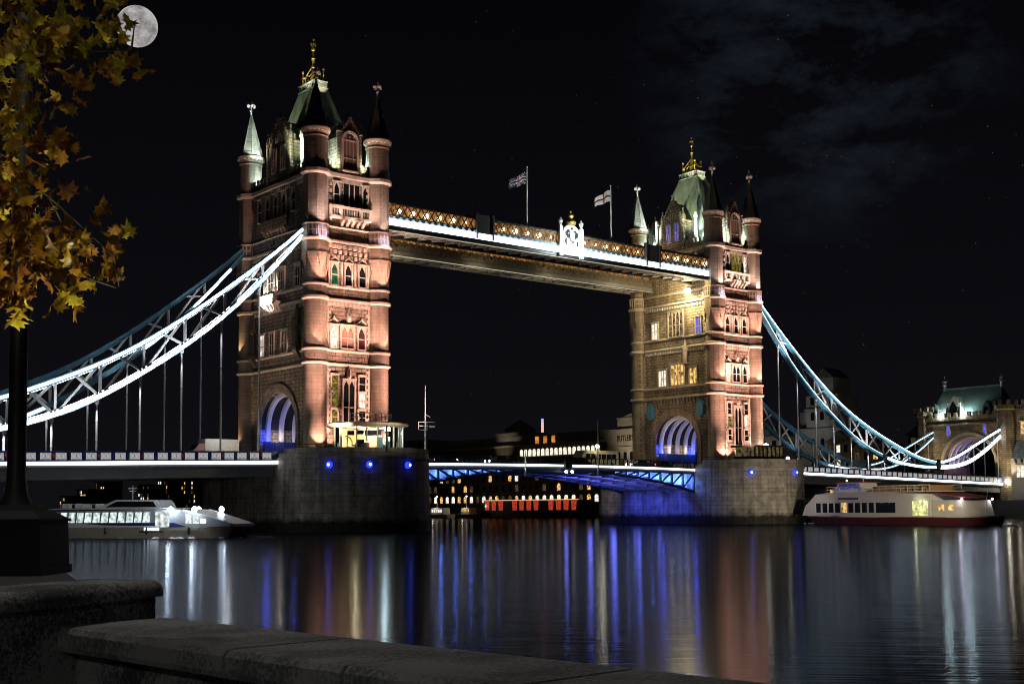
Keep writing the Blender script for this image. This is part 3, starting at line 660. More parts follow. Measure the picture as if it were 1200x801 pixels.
    for s in (-1, 1):       # broad wash from the pier end
        lamp('SPOT', X(s * 8.6, -20.5, 10.9), 30000, WARM, T, X(s * 2.0, fy, 28.0), 66, 1.0, 0.4)
        for sy in (-1, 1):  # finials picked out in white
            lamp('SPOT', X(s * 2.2, sy * 6.0, 53.0), 9000 if (s < 0 and sy > 0) else 3600, (0.9, 1, 0.97), T, X(s * A, sy * B, 62.6), 26, 0.8, 0.1)
    # cool floods behind the parapet, on the roof slopes
    for x, y, w in ((-2.9, -8.6, 520), (2.9, -8.6, 520), (-4.5, -6.6, 420), (-4.4, 6.6, 620), (4.4, 0.0, 300)):
        lamp('POINT', X(x, y, 51.9), w * (1.0 if not right else 1.5), CYAN, T, size=0.25)
    rw = 24000 if right else 13000; rc = (0.88, 1.0, 0.62)
    for yy in (-7.6, 7.8): lamp('SPOT', X(-10.5, yy, 48.6), rw * (1.0 if yy < 0 else 1.4), rc, T, X(-2.4, yy * 0.42, 58.0), 34, 0.9, 0.15)
    for xx in (-2.7, 2.7): lamp('SPOT', X(xx, -11.8, 49.0), rw * 0.35, rc, T, X(xx * 0.3, -4.2, 59.5), 34, 0.9, 0.15)
    for yy in (-5.6, 5.6): lamp('SPOT', X(-5.0, yy, 52.3), rw * 0.18, CYAN, T, X(-1.7, yy * 0.62, 60.5), 62, 0.8, 0.15)
    lamp('SPOT', X(-5.4, 3.9, 53.0), 15000, (0.92, 1, 0.94), T, X(-A, B, 59.6), 44, 0.6, 0.1)
    lamp('SPOT', X(-3.2, -1.5, 64.0), 1500, (1, 0.9, 0.6), T, X(0, 0, 68.0), 70, 0.6, 0.1)
    lamp('SPOT', X(0.0, -4.5, 63.0), 2000, (1, 0.9, 0.6), T, X(0, 0, 68.6), 60, 0.6, 0.1)
    # archway uplights: blue at the mouths, white within
    for xr, cl, w in ((-5.0, (0.05, 0.09, 1.0), 300), (-2.9, (1, 0.80, 0.42), 110), (-0.7, (0.4, 0.45, 1.0), 16), (1.5, (1, 0.78, 0.40), 90), (3.7, (0.05, 0.09, 1.0), 380)):
        lamp('POINT', X(xr, 4.1, 13.2), w * 0.8, cl, T, size=0.12)
        lamp('POINT', X(xr, -4.1, 13.2), w * 0.35, cl, T, size=0.12)
    for xr in (-5.0, 5.0): lamp('POINT', X(xr, 0.0, 16.4), 38, (0.84, 0.86, 1.0), T, size=0.3)
    return T

TL = build_tower(0.0, False, 'tall gothic granite bridge tower with the lit glass kiosk at its foot')
TR = build_tower(82.3, True, 'tall gothic granite bridge tower behind the white passenger boat with yellow floodlit road face')
# warm floods of the outer road face of the first tower, lamp under the walkway on the second
for y in (7.6, 2.2, -2.2, -7.2):
    lamp('SPOT', (-12.5, y * 0.95, 10.4), 950, (1, 0.70, 0.46), TL, (-5.2, y, 24.0), 62, 0.9, 0.2)
for zl in (11.5, 25.2): lamp('SPOT', (-8.0, B + 0.5, zl), 900, (1, 0.66, 0.36), TL, (-A - 0.6, B, zl + 5), 56, 0.3, 0.1)
def tower_lamp():
    o = thing('floodlamp', 'glaring yellow floodlamp under the walkway end on the tower with the lit road face', 'floodlamp', (74.6, -5.4, 41.6))
    part('globe', MB().ball((74.6, -5.4, 41.6), 0.62, 12), emis('flood_glow', (1, 0.92, 0.62), 16), o, True)
    part('bracket', MB().beam((74.6, -5.4, 42.2), (76.8, -5.4, 42.5), 0.15, 0.15).box(74.3, 74.9, -5.7, -5.1, 42.1, 42.3), M_DARK, o)
    lamp('POINT', (73.6, -5.2, 41.2), 5200, YELO, o, size=0.3)
    lamp('SPOT', (70.5, 2.0, 42.6), 3000, YELO, o, (77, 3.0, 27.0), 70, 0.9, 0.3)
    lamp('SPOT', (66.5, 0.0, 10.8), 2200, (1, 0.66, 0.36), o, (76.5, 0, 20.0), 75, 0.9, 0.3)
tower_lamp()

# ------------------------------------------------------------------ piers
def pier_outline(r, yc, n=20):
    return [(r * math.cos(math.radians(a)), -yc + r * math.sin(math.radians(a))) for a in [180 + 180 * i / n for i in range(n + 1)]] + \
           [(r * math.cos(math.radians(a)), yc + r * math.sin(math.radians(a))) for a in [180 * i / n for i in range(n + 1)]]
def build_pier(x0, label, beacons):
    T = thing('bridge_pier', label, 'pier', (x0, 0, WZ), 'river piers of the bridge')
    b = MB(); n = 42
    prev = None
    lv = [(11.05, -6.0), (10.75, 3.0), (10.65, 9.2), (10.65, 10.2)]
    pts = []; f = []
    for r, z in lv: pts += [(x0 + x, y, z) for x, y in pier_outline(r, 11.0)]
    m = len(pier_outline(1, 1))
    for j in range(len(lv) - 1):
        for i in range(m): f.append((j * m + i, j * m + (i + 1) % m, (j + 1) * m + (i + 1) % m, (j + 1) * m + i))
    f.append(tuple((len(lv) - 1) * m + i for i in range(m)))
    b.poly(pts, f); part('masonry', b, M_PIER, T)
    b = MB()          # coping course and low parapet on the rounded ends
    b.prism([(x0 + x, y) for x, y in pier_outline(10.85, 11.0)], 9.25, 9.6, 'z')
    for sgn in (-1, 1):
        o = [(x, y) for x, y in pier_outline(10.62, 11.0) if sgn * y >= 10.9]; i_ = [(x, y) for x, y in pier_outline(10.1, 11.0) if sgn * y >= 10.9]
        if sgn > 0: pass
        b.prism([(x0 + x, y) for x, y in o] + [(x0 + x, y) for x, y in i_[::-1]], 10.19, 10.75, 'z')
    part('coping', b, M_PIER, T)
    for ang in beacons:
        a = math.radians(ang); p = Vector((x0 + 10.72 * math.cos(a), -11 + 10.72 * math.sin(a), 8.45)); d = Vector((math.cos(a), math.sin(a), 0))
        k = MB().ball(p + d * 0.1, 0.46, 14)
        o = part('beacon', k, M_BLUEL, T, True)
        sub('bulb', MB().ball(p + d * 0.45, 0.2, 10).mesh('bulb', emis('beacon_bulb', (0.35, 0.5, 1), 8), True), o)
        lamp('POINT', p + d * 0.7, 22, (0.03, 0.08, 1), T, size=0.2)
    return T
PL = build_pier(0.0, 'dark rounded stone pier carrying the glass kiosk, three blue beacons on its end', (222, 250, 281))
PR = build_pier(82.3, 'rounded stone pier beside the white passenger boat, two blue beacons on it', (228, 276))
lamp('SPOT', (66.0, -46.0, 0.6), 15500, (1.0, 0.88, 0.66), PR, (78.0, -20.0, 5.5), 42, 1.0, 0.5)
lamp('SPOT', (62.0, 6.0, 1.4), 1500, (1.0, 0.88, 0.66), PR, (72, 17.0, 4.5), 60, 1.0, 0.3)
lamp('SPOT', (-28.0, -44.0, 0.6), 1000, (1.0, 0.92, 0.74), PL, (-7.0, -19.0, 5.0), 40, 1.0, 0.5)

# ------------------------------------------------------------------ high level walkways
M_SOFF = plain('walkway_underside', (0.30, 0.28, 0.24), 0.7, 0, 0.15, 1.5)
M_GLOW = lit_glass('walkway_lit_interior', (1.0, 0.42, 0.12), 0.55, 0.9, 0.15)
M_LANT = emis('walkway_lamp', (1.0, 0.78, 0.42), 5.0)
XA, XB = 5.6, 76.7
def walkway(y0, y1, near, label):
    T = thing('high_walkway', label, 'walkway', (41.15, (y0 + y1) / 2, 43.4), 'high level walkways')
    zb, zm, zt = 43.5, 45.15, 47.0
    b = MB(); b.box(XA, XB, y0 + 0.12, y1 - 0.12, zb + 0.25, zb + 0.5)
    part('floor', b, M_SOFF, T)
    b = MB()                                     # braced soffit
    n = 28; dx = (XB - XA) / n
    for i in range(n):
        x = XA + i * dx; b.box(x - 0.09, x + 0.09, y0 + 0.3, y1 - 0.3, zb - 0.12, zb + 0.246)
        b.beam((x, y0 + 0.3, zb - 0.02), (x + dx, y1 - 0.3, zb - 0.02), 0.12, 0.16); b.beam((x, y1 - 0.3, zb - 0.05), (x + dx, y0 + 0.3, zb - 0.05), 0.12, 0.16)
    part('soffit_bracing', b, M_WEB, T)
    for y in ((y0, y1) if near else (y0, y1)):
        s = -1 if y == y0 else 1
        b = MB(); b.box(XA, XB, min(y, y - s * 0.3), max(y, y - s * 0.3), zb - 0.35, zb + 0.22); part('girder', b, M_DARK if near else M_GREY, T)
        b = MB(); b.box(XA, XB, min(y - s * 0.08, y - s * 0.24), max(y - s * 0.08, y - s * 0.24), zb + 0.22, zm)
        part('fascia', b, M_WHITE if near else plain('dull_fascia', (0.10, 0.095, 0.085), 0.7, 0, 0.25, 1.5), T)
    b = MB(); b.box(XA, XB, y0 - 0.05, y1 + 0.05, zt, zt + 0.18); b.prism([(y0 + 0.1, zt + 0.18), (y1 - 0.1, zt + 0.18), ((y0 + y1) / 2, zt + 0.75)], XA, XB, 'x')
    part('roof', b, M_DARK, T)
    b = MB(); b.box(XA, XB, y0 + 0.9, y0 + 0.95, zm, zt - 0.02); part('lit_interior', b, M_GLOW, T)
    # lattice side
    b = MB(); n = 58; dx = (XB - XA) / n
    for i in range(n):
        x = XA + i * dx
        b.beam((x, y0 + 0.1, zm + 0.05), (x + dx, y0 + 0.1, zt), 0.10, 0.16); b.beam((x, y0 + 0.16, zt), (x + dx, y0 + 0.16, zm + 0.05), 0.10, 0.16)
    b.box(XA, XB, y0 + 0.02, y0 + 0.3, zm - 0.03, zm + 0.14); b.box(XA, XB, y0 + 0.02, y0 + 0.3, zt - 0.16, zt - 0.003)
    part('lattice', b, M_BRONZE, T)
    if not near:
        b = MB(); n = 44; dx = (XB - XA) / n
        for i in range(n):
            x = XA + i * dx; b.beam((x, y0 - 0.02, zb + 0.75), (x + dx / 2, y0 - 0.02, zm), 0.07, 0.13); b.beam((x + dx / 2, y0 - 0.02, zm), (x + dx, y0 - 0.02, zb + 0.75), 0.07, 0.13)
        part('zigzag_lattice', b, M_BRONZE, T)
        for x in (18, 34, 50, 66): lamp('SPOT', (x, y0 - 1.4, zb - 2.2), 1500, (1, .80, .46), T, (x + 2, y0 - 4.5, zb + 0.6), 140, 1, 0.3); lamp('SPOT', (x, y0 - 1.4, zb - 2.2), 700, (1, .80, .46), T, (x + 1, y0 + 2.5, zb + 0.4), 140, 1, 0.3)  # unseen spots without fixtures, added to brighten both walkway undersides
    if near:
        b = MB(); b.box(XA, XB, y0 - 0.10, y0 + 0.07, zb + 0.24, zm - 0.48); part('light_band', b, M_LED, T)
        b = MB(); n = 62
        for i in range(n):
            x = XA + 0.6 + i * (XB - XA - 1.2) / (n - 1)
            b.prism([(x - 0.42, zm - 0.06), (x - 0.3, zm - 0.3), (x, zm - 0.4), (x + 0.3, zm - 0.3), (x + 0.42, zm - 0.06)], y0 - 0.14, y0 - 0.104, 'y')
        b.box(XA, XB, y0 - 0.2, y0 + 0.08, zm - 0.06, zm - 0.034)
        b.box(XA, XB, y0 - 0.18, y0 + 0.04, zb + 0.12, zb + 0.236)
        part('cornice_drops', b, M_BLUE, T)
        r2 = random.Random(5)
        for i in range(29):
            x = XA + 1.2 + i * (XB - XA - 2.4) / 28
            if min(abs(x - 24.6), abs(x - 61.3)) < 2 or abs(x - 42.3) < 3.4: continue
            k = MB().ball((x, y0 + 0.62, zm + 0.98), 0.22 + 0.22 * r2.random(), 8); part('lamp', k, M_LANT, T, True)
        for x in (24.6, 61.3):                    # plain panels
            b = MB(); b.box(x - 1.55, x + 1.55, y0 - 0.35, y0 + 0.3, zm - 0.5, zt + 0.55)
            for s in (-1, 1): b.box(x + s * 1.55 - 0.14, x + s * 1.55 + 0.14, y0 - 0.5, y0 + 0.2, zb + 0.3, zt + 0.75)
            part('side_panel', b, M_GREY, T)
        # coat of arms
        x = 42.3; cz = 43.4
        b = MB()
        out = [(x - 1.75, cz), (x + 1.75, cz), (x + 1.75, cz + 3.7)] + [(x + 1.72 * math.cos(a), cz + 3.7 + 1.35 * math.sin(a)) for a in [PI * i / 12 for i in range(1, 12)]] + [(x - 1.75, cz + 3.7)]
        b.prism(out, y0 - 0.5, y0 - 0.22, 'y')
        for s in (-1, 1):
            b.box(x + s * 2.25 - 0.32, x + s * 2.25 + 0.32, y0 - 0.62, y0 - 0.1, cz - 0.3, cz + 4.6); b.lathe([(0.28, cz + 4.6), (0.18, cz + 4.85), (0.45, cz + 5.5), (0.25, cz + 5.7), (0.05, cz + 6.1)], 8, (x + s * 2.25, y0 - 0.36))
        bd = part('arms_panel', b, M_WHITE, T)
        yy = y0 - 0.56
        def blob(px, pz, rx, rz_):
            d = MB(); d.prism([(x + px + rx * math.cos(PI * i / 6), cz + pz + rz_ * math.sin(PI * i / 6)) for i in range(12)], yy - 0.06, yy + 0.055, 'y')
            sub('carving', d.mesh('carving', M_DARK), bd)
        for px, pz, rx, rz_ in ((-1.05, 3.5, .3, .42), (-.7, 3.9, .28, .22), (.7, 3.9, .28, .22), (1.05, 3.4, .3, .45), (-.75, 3.05, .2, .25), (.8, 3.0, .2, .25), (-1.2, 2.2, .18, .5), (1.2, 2.0, .16, .4), (0.0, 4.4, .2, .18), (.25, 2.2, .2, .13), (-.2, 2.45, .12, .12), (0, 1.0, .35, .06)): blob(px, pz, rx, rz_)
        d = MB(); d.prism([(x - .5, cz + 3.9), (x + .5, cz + 3.9), (x + .5, cz + 2.9), (x, cz + 2.3), (x - .5, cz + 2.9)], yy - 0.12, yy + 0.055, 'y')
        sub('arms_shield', d.mesh('arms_shield', M_LEAD), bd)
        g = MB(); g.lathe([(0.75, cz + 5.0), (0.85, cz + 5.5), (0.5, cz + 5.95), (0.2, cz + 6.1), (0.5, cz + 6.45), (0.5, cz + 6.65), (0.15, cz + 6.85), (0.12, cz + 7.1)], 10, (x, y0 - 0.36)); g.ball((x, y0 - 0.36, cz + 7.25), 0.24, 8)
        part('arms_crown', g, M_GOLD, T, True)
        lamp('AREA', (x, y0 - 5.5, 44.2), 2400, (0.9, 1, 1), T, (x, y0, 46.5), size=1.5)
    # faint glowing strip added below the edge to light the underside
    b = MB(); b.box(XA, XB, y0 - 0.02, y0 + 0.1, zb - 0.56, zb - 0.46); part('soffit_fill_strip', b, M_SOFFGLOW, T)
    return T
WN = walkway(-9.6, -4.3, True, 'high walkway with white light band and coat of arms facing the river')
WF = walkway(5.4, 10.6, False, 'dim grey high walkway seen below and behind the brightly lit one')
lamp('SPOT', (10, -6.5, 40.0), 500, (1, .85, .5), WN, (16, -6.5, 43.5), 130, 1, 0.3)
lamp('SPOT', (70, -5.0, 39.0), 900, (1, .85, .5), WN, (60, -6.5, 43.5), 130, 1, 0.3)

def flag(x, y, zb, zt, cross, label):
    T = thing('flagpole', label, 'flagpole', (x, y, zb), 'flagpoles on the walkway')
    b = MB(); b.lathe([(0.14, zb), (0.09, zt)], 8, (x, y)); b.ball((x, y, zt + 0.1), 0.16, 8); part('pole', b, M_WHITE, T, True)
    # cloth blowing towards -x, droopy and rippled
    nu, nv, Lf, Hf = 24, 12, 4.0, 2.0
    v = []; f = []; mi = []
    for i in range(nu + 1):
        for j in range(nv + 1):
            u = i / nu; w = j / nv
            v.append((x - 0.1 - Lf * 0.86 * u, y + 0.28 * math.sin(u * 7.5 + w) * u ** 0.5, zt - 0.7 - 1.55 * u * u * 0.5 - 1.2 * u - Hf * (1 - 0.25 * u) * w + 0.12 * math.sin(u * 9)))
    for i in range(nu):
        for j in range(nv):
            f.append((i * (nv + 1) + j, (i + 1) * (nv + 1) + j, (i + 1) * (nv + 1) + j + 1, i * (nv + 1) + j + 1))
            u = (i + .5) / nu; w = (j + .5) / nv; du = abs(u - .5) * Lf; dw = abs(w - .5) * Hf
            if cross: m = 1 if (du < .22 or dw < .22) else 0
            else:
                dg = min(abs((u - .5) - (w - .5)), abs((u - .5) + (w - .5)))
                m = 1 if (du < .17 or dw < .17) else 0 if (du < .33 or dw < .33) else (1 if dg < .035 else 0 if dg < .10 else 2)
            mi.append(m)
    me = bpy.data.meshes.new('flag'); me.from_pydata(v, [], f)
    for mm in (plain('flag_white', (0.7, 0.68, 0.64), 0.9, 0, 0.05), plain('flag_red', (0.16, 0.012, 0.015), 0.9), plain('flag_blue', (0.012, 0.016, 0.08), 0.9)): me.materials.append(mm)
    me.polygons.foreach_set('material_index', mi); me.update()
    o = link('flag', me, T); md = o.modifiers.new('thickness', 'SOLIDIFY'); md.thickness = 0.02
    return T
flag(35.5, -7.0, 47.6, 57.4, False, 'tall white flagpole with a drooping union flag')
flag(54.2, -7.0, 47.6, 57.3, True, 'tall white flagpole with a white flag bearing a red cross')
lamp('SPOT', (40, -13, 47.5), 1500, (1, 0.92, 0.85), WN, (34.2, -7, 55.6), 34, 0.9, 0.3)
lamp('SPOT', (58, -13, 47.5), 1500, (1, 0.92, 0.85), WN, (52.6, -7, 55.4), 34, 0.9, 0.3)

# ------------------------------------------------------------------ side spans: chains, hangers, deck
UPC = [(6.9, 41.3), (9, 39.3), (13, 35.9), (17.6, 32.3), (22, 28.9), (28.2, 24.6), (33, 21.8), (37.6, 19.6), (44.4, 16.8), (53.6, 13.75), (58, 12.5), (62.4, 11.75), (64.7, 11.6)]
LOC = [(6.9, 40.4), (9, 38.0), (12.9, 33.6), (18.55, 28.1), (24.3, 23.6), (29.9, 19.8), (35.2, 16.6), (40.6, 14.2), (44.6, 12.9), (50, 11.6), (56, 10.9), (62, 10.6), (64.7, 10.7)]
SUC = [(66.5, 11.7), (70, 12.2), (74, 13.4), (80.5, 15.8), (87, 18.2), (93, 20.3)]
SLC = [(66.5, 10.7), (70, 10.75), (76, 11.6), (80.3, 12.9), (87, 15.9), (93, 19.3)]
def interp(t, s):
    for (a, za), (b, zb) in zip(t, t[1:]):
        if a <= s <= b: return za + (zb - za) * (s - a) / (b - a)
    return t[-1][1] if s > t[-1][0] else t[0][1]
def smooth_path(t, n):
    """gently rounded samples along the chord"""
    s0, s1 = t[0][0], t[-1][0]; o = []
    for i in range(n + 1):
        s = s0 + (s1 - s0) * i / n; w = 2.2
        ss = [min(max(s + d, s0), s1) for d in (-w, -w / 2, 0, w / 2, w)]
        lim = min(1, (s - s0) / w, (s1 - s) / w); ss = [s + (q - s) * max(0, lim) for q in ss]
        o.append((s, sum(interp(t, q) for q in ss) / 5))
    return o
def zdeck(s): return 8.95 - 0.022 * max(0, s - 10.65)
def chord(b, path, X, y, w, h, off=0.0):
    for (s0, z0), (s1, z1) in zip(path, path[1:]):
        d = Vector((s1 - s0, 0, z1 - z0)).normalized(); e = 0.04
        b.beam((X(s0 - d.x * e), y, z0 + off), (X(s1 + d.x * e), y, z1 + off), w, h)
def chain(side, y, label, leds, hang_group):
    X = (lambda s: -s) if side < 0 else (lambda s: 82.3 + s)
    T = thing('suspension_chain', label, 'suspension chain', (X(64.7), y, zdeck(64.7)), 'suspension chains of the side spans')
    up, lo = smooth_path(UPC, 30), smooth_path(LOC, 30)
    for nm, path in (('upper_chord', up), ('lower_chord', lo)):
        b = MB(); chord(b, path, X, y, 0.5, 0.62); chord(b, path, X, y, 0.78, 0.10, 0.36); chord(b, path, X, y, 0.78, 0.10, -0.36)
        part(nm, b, M_BLUE, T)
    # panel points every bay, N-bracing with crossed ties
    pts = [7.3 + 5.55 * k for k in range(1, 11)]
    b = MB(); ps = [6.95] + pts
    for k, s in enumerate(pts):
        zu, zl = interp(UPC, s), interp(LOC, s)
        if zu - zl > 0.9: b.beam((X(s), y, zl), (X(s), y, zu), 0.32, 0.32)
    for s0, s1 in zip(ps, ps[1:]):
        if s0 < 9: continue
        b.beam((X(s0), y - 0.05, interp(LOC, s0)), (X(s1 - 2.2), y - 0.05, interp(UPC, s1 - 2.2)), 0.26, 0.3)
        b.beam((X(s0), y + 0.05, interp(UPC, s0)), (X(s1), y + 0.05, interp(LOC, s1)), 0.26, 0.3)
    part('web_bracing', b, M_WEB, T)
    for k in range(10):
        s = 13.3 + 5.53 * k
        if s > 48: break
        zl = interp(LOC, s) - 0.3; zb = zdeck(s) + 0.5; h = MB()
        h.lathe([(0.13, zb), (0.13, zl)], 8, (X(s), y)); h.box(X(s) - 0.2, X(s) + 0.2, y - 0.2, y + 0.2, zl - 0.45, zl + 0.1)
        for q in (0.33, 0.66): h.lathe([(0.10, zb + (zl - zb) * q - 0.3), (0.17, zb + (zl - zb) * q), (0.10, zb + (zl - zb) * q + 0.3)], 8, (X(s), y))
        part('hanger', h, M_WEB, T, True)
        lamp('SPOT', (X(s) - 0.5, y - 0.9, zl + 0.3), 2200 if y < 0 else 900, (0.95, 0.97, 1), T, (X(s), y, zb + (zl - zb) * 0.35), 40, 0.8, 0.1)
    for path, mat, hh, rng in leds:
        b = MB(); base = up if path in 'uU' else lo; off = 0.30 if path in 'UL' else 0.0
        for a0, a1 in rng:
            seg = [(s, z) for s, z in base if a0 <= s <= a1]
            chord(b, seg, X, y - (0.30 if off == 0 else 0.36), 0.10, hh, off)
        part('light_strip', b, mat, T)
    for q in (14, 26, 38, 50):     # hidden uplights for the bracing
        lamp('SPOT', (X(q), y - 3.2, interp(LOC, q) - 1.5), 1700 if y < 0 else 220, (0.95, 0.97, 1), T, (X(q + 1), y, (interp(LOC, q) + interp(UPC, q)) / 2 + 0.5), 110, 0.8, 0.2)
    if side > 0 or y > 0: return T
    # slim glowing lines added inside the chords to light the bracing
    b = MB(); chord(b, [(s, z) for s, z in lo if s > 8.5], X, y, 0.10, 0.06, 0.46); part('light_strip', b, emis('bracing_fill_glow', (0.95, 0.97, 1), 8.0), T)
    b = MB(); chord(b, [(s, z) for s, z in up if s > 8.5], X, y, 0.10, 0.06, -0.46); part('light_strip', b, MATS['bracing_fill_glow'], T)
    return T
ALL = [(6.9, 64.7)]
chain(-1, -8.8, 'near chain beside the dark lamp post, outlined by two thick white lines', [('u', M_LED, 0.36, ALL), ('l', M_LED, 0.58, ALL)], None)
chain(-1, 8.8, 'far chain beside the dark lamp post, blue with broken white dashes', [('l', M_LED, 0.38, [(8.5, 16.5), (18, 24), (27.5, 28.8), (31, 33), (34.5, 40), (42, 64.7)])], None)
chain(1, -8.8, 'near teal-lit chain sweeping down from the far tower above the white passenger boat', [('u', emis('teal_chord_glow', (0.17, 0.54, 0.72), 0.95), 0.56, ALL), ('U', M_LED, 0.13, ALL), ('l', emis('teal_low_chord_glow', (0.10, 0.45, 0.65), 0.42), 0.50, [(6.9, 46)]), ('L', M_LEDS, 0.09, [(6.9, 46)]), ('l', M_LED, 0.44, [(46, 64.7)])], None)  # teal bands glow in place of light falling on the chord faces
chain(1, 8.8, 'far unlit blue chain behind the teal-lit one over the far side span', [('l', M_LED, 0.2, [(50, 64.7)])], None)
def short_chain(y, label, bright):
    X = lambda s: 82.3 + s
    T = thing('land_tie_chain', label, 'suspension chain', (X(66), y, zdeck(66)), 'short chains rising to the gatehouse')
    up, lo = smooth_path(SUC, 16), smooth_path(SLC, 16)
    for nm, path in (('upper_chord', up), ('lower_chord', lo)):
        b = MB(); chord(b, path, X, y, 0.5, 0.6); part(nm, b, M_BLUE, T)
    b = MB()
    for s in (71, 75.5, 80, 84.5, 88.5): b.beam((X(s), y, interp(SLC, s)), (X(s), y, interp(SUC, s)), 0.24, 0.24); b.beam((X(s), y, interp(SUC, s)), (X(s + 3.5), y, interp(SLC, s + 3.5)), 0.2, 0.2)
    part('web_bracing', b, M_WEB, T)
    for s in (80, 84.5, 90): part('hanger', MB().lathe([(0.1, zdeck(s) + 0.5), (0.1, interp(SLC, s))], 8, (X(s), y)), M_WEB, T, True)
    b = MB(); chord(b, up, X, y - 0.3, 0.1, 0.42 if bright else 0.16); part('light_strip', b, M_LED if bright else M_LEDS, T)
    b = MB(); chord(b, lo, X, y - 0.3, 0.1, 0.75 if bright else 0.2); part('light_strip', b, M_LED if bright else M_LEDS, T)
    b = MB(); b.lathe([(1.0, -0.38), (1.15, -0.3), (1.15, 0.3), (1.0, 0.38)], 20)
    k = part('link_pin', b, M_NAVY, T, True, (X(65.6), y, 11.2)); k.rotation_euler = (PI / 2, 0, 0)
    sub('rosette', MB().lathe([(0.55, 0.38), (0.62, 0.46), (0.25, 0.52)], 16).mesh('rosette', M_TRIM, True), k)
    return T
short_chain(-8.8, 'short dazzling white chain rising to the gatehouse parapet', True)
short_chain(8.8, 'short bluish chain behind the link, rising to the far side of the gatehouse', False)

PANEL = None
def side_span(side, smax, label):
    X = (lambda s: -s) if side < 0 else (lambda s: 82.3 + s)
    T = thing('side_span_deck', label, 'bridge deck', (X(40), 0, zdeck(40)), 'side span decks')
    N = 16; ss = [10.66 + (smax - 10.66) * i / N for i in range(N + 1)]
    b = MB()
    for s0, s1 in zip(ss, ss[1:]):
        z0, z1 = zdeck(s0), zdeck(s1)
        p = []
        for s, z in ((s0, z0), (s1, z1)):
            p += [(X(s), -9.2, z - 0.45), (X(s), 9.2, z - 0.45), (X(s), 9.2, z + 0.35), (X(s), -9.2, z + 0.35)]
        b.poly(p, [(0, 1, 5, 4), (1, 2, 6, 5), (2, 3, 7, 6), (3, 0, 4, 7), (0, 3, 2, 1), (4, 5, 6, 7)])
    part('deck_slab', b, M_ASPH, T)
    for y in (-8.4, -2.8, 2.8, 8.4):
        b = MB()
        for s0, s1 in zip(ss, ss[1:]): b.beam((X(s0), y, zdeck(s0) - 1.15), (X(s1), y, zdeck(s1) - 1.15), 0.3, 1.4)
        part('girder', b, M_GREY, T)
    b = MB(); s = 13.0
    while s < smax - 1: b.box(X(s) - 0.12, X(s) + 0.12, -8.3, 8.3, zdeck(s) - 1.5, zdeck(s) - 0.46); s += 5.5
    part('cross_beam', b, M_GREY, T)
    for y in (-9.25, 9.25):
        b = MB(); sg = -1 if y < 0 else 1
        for s0, s1 in zip(ss, ss[1:]):
            b.beam((X(s0), y, zdeck(s0) + 1.50), (X(s1), y, zdeck(s1) + 1.50), 0.34, 0.12)
            b.beam((X(s0), y, zdeck(s0) + 0.88), (X(s1), y, zdeck(s1) + 0.88), 0.14, 1.12)
        s = 11.4; k = 0
        while s < smax - 0.3:
            b.box(X(s) - 0.16, X(s) + 0.16, y - 0.16, y + 0.16, zdeck(s) + 0.3, zdeck(s) + 1.46); s += 1.84; k += 1
        part('parapet', b, M_NAVY, T)
        if sg > 0: continue
        b = MB()
        for s0, s1 in zip(ss, ss[1:]): b.beam((X(s0), y - 0.08, zdeck(s0) + 0.06), (X(s1), y - 0.08, zdeck(s1) + 0.06), 0.12, 0.42)
        part('light_strip', b, M_LEDDK, T)
        if 'panel' not in WCACHE:       # white quatrefoil panel, 1.3 m wide
            q = MB(); q.box(-0.64, 0.64, -0.02, 0.02, -0.42, -0.36); q.box(-0.64, 0.64, -0.02, 0.02, 0.36, 0.42); q.box(-0.64, -0.58, -0.02, 0.02, -0.36, 0.36); q.box(0.58, 0.64, -0.02, 0.02, -0.36, 0.36)
            for cx in (-0.29, 0.29):
                for a in range(4):
                    c_, s_ = 0.15 * math.cos(a * PI / 2 + PI / 4), 0.18 * math.sin(a * PI / 2 + PI / 4)
                    o = arc(cx + c_, s_, 0.165, 0, 360, 10)[:-1]; i_ = arc(cx + c_, s_, 0.085, 0, 360, 10)[:-1]; n_ = 10
                    q.poly([(x, -0.02, z) for x, z in o + i_] + [(x, 0.02, z) for x, z in o + i_], [(j, (j + 1) % n_, (j + 1) % n_ + n_, j + n_) for j in range(n_)] + [(j + n_, (j + 1) % n_ + n_, (j + 1) % n_ + 3 * n_, j + 3 * n_) for j in range(n_)] + [(j + 2 * n_, (j + 1) % n_ + 2 * n_, (j + 1) % n_, j) for j in range(n_)])
            for sx in (-1, 1): q.beam((sx * 0.56, 0, -0.34), (sx * 0.30, 0, 0), 0.03, 0.06); q.beam((sx * 0.56, 0, 0.34), (sx * 0.30, 0, 0), 0.03, 0.06); q.beam((sx * 0.02, 0, -0.34), (sx * 0.29, 0, 0), 0.03, 0.06); q.beam((sx * 0.02, 0, 0.34), (sx * 0.29, 0, 0), 0.03, 0.06)
            WCACHE['panel'] = q.mesh('parapet_panel', emis('panel_white_glow', (0.95, 0.95, 0.92), 0.40))  # lit look of the white panels put in as their own glow
        s = 12.32; k = 0
        while s < smax - 0.9:
            link('parapet_panel', WCACHE['panel'], T, (X(s), y - 0.11, zdeck(s) + 0.92)); s += 1.84; k += 1
        for k in range(8):
            s = 11.4 + 1.84 * 3 * k + (1.84)
            if s < smax: part('shield_boss', MB().prism([(X(s) - 0.16, zdeck(s) + 1.25), (X(s) + 0.16, zdeck(s) + 1.25), (X(s) + 0.16, zdeck(s) + 0.95), (X(s), zdeck(s) + 0.65), (X(s) - 0.16, zdeck(s) + 0.95)], y - 0.24, y - 0.165, 'y'), M_RED, T)
    return T
side_span(-1, 92, 'road deck with white parapet panels and light line passing behind the dark lamp post')
side_span(1, 91.5, 'road deck with white parapet panels and light line above the white passenger boat')

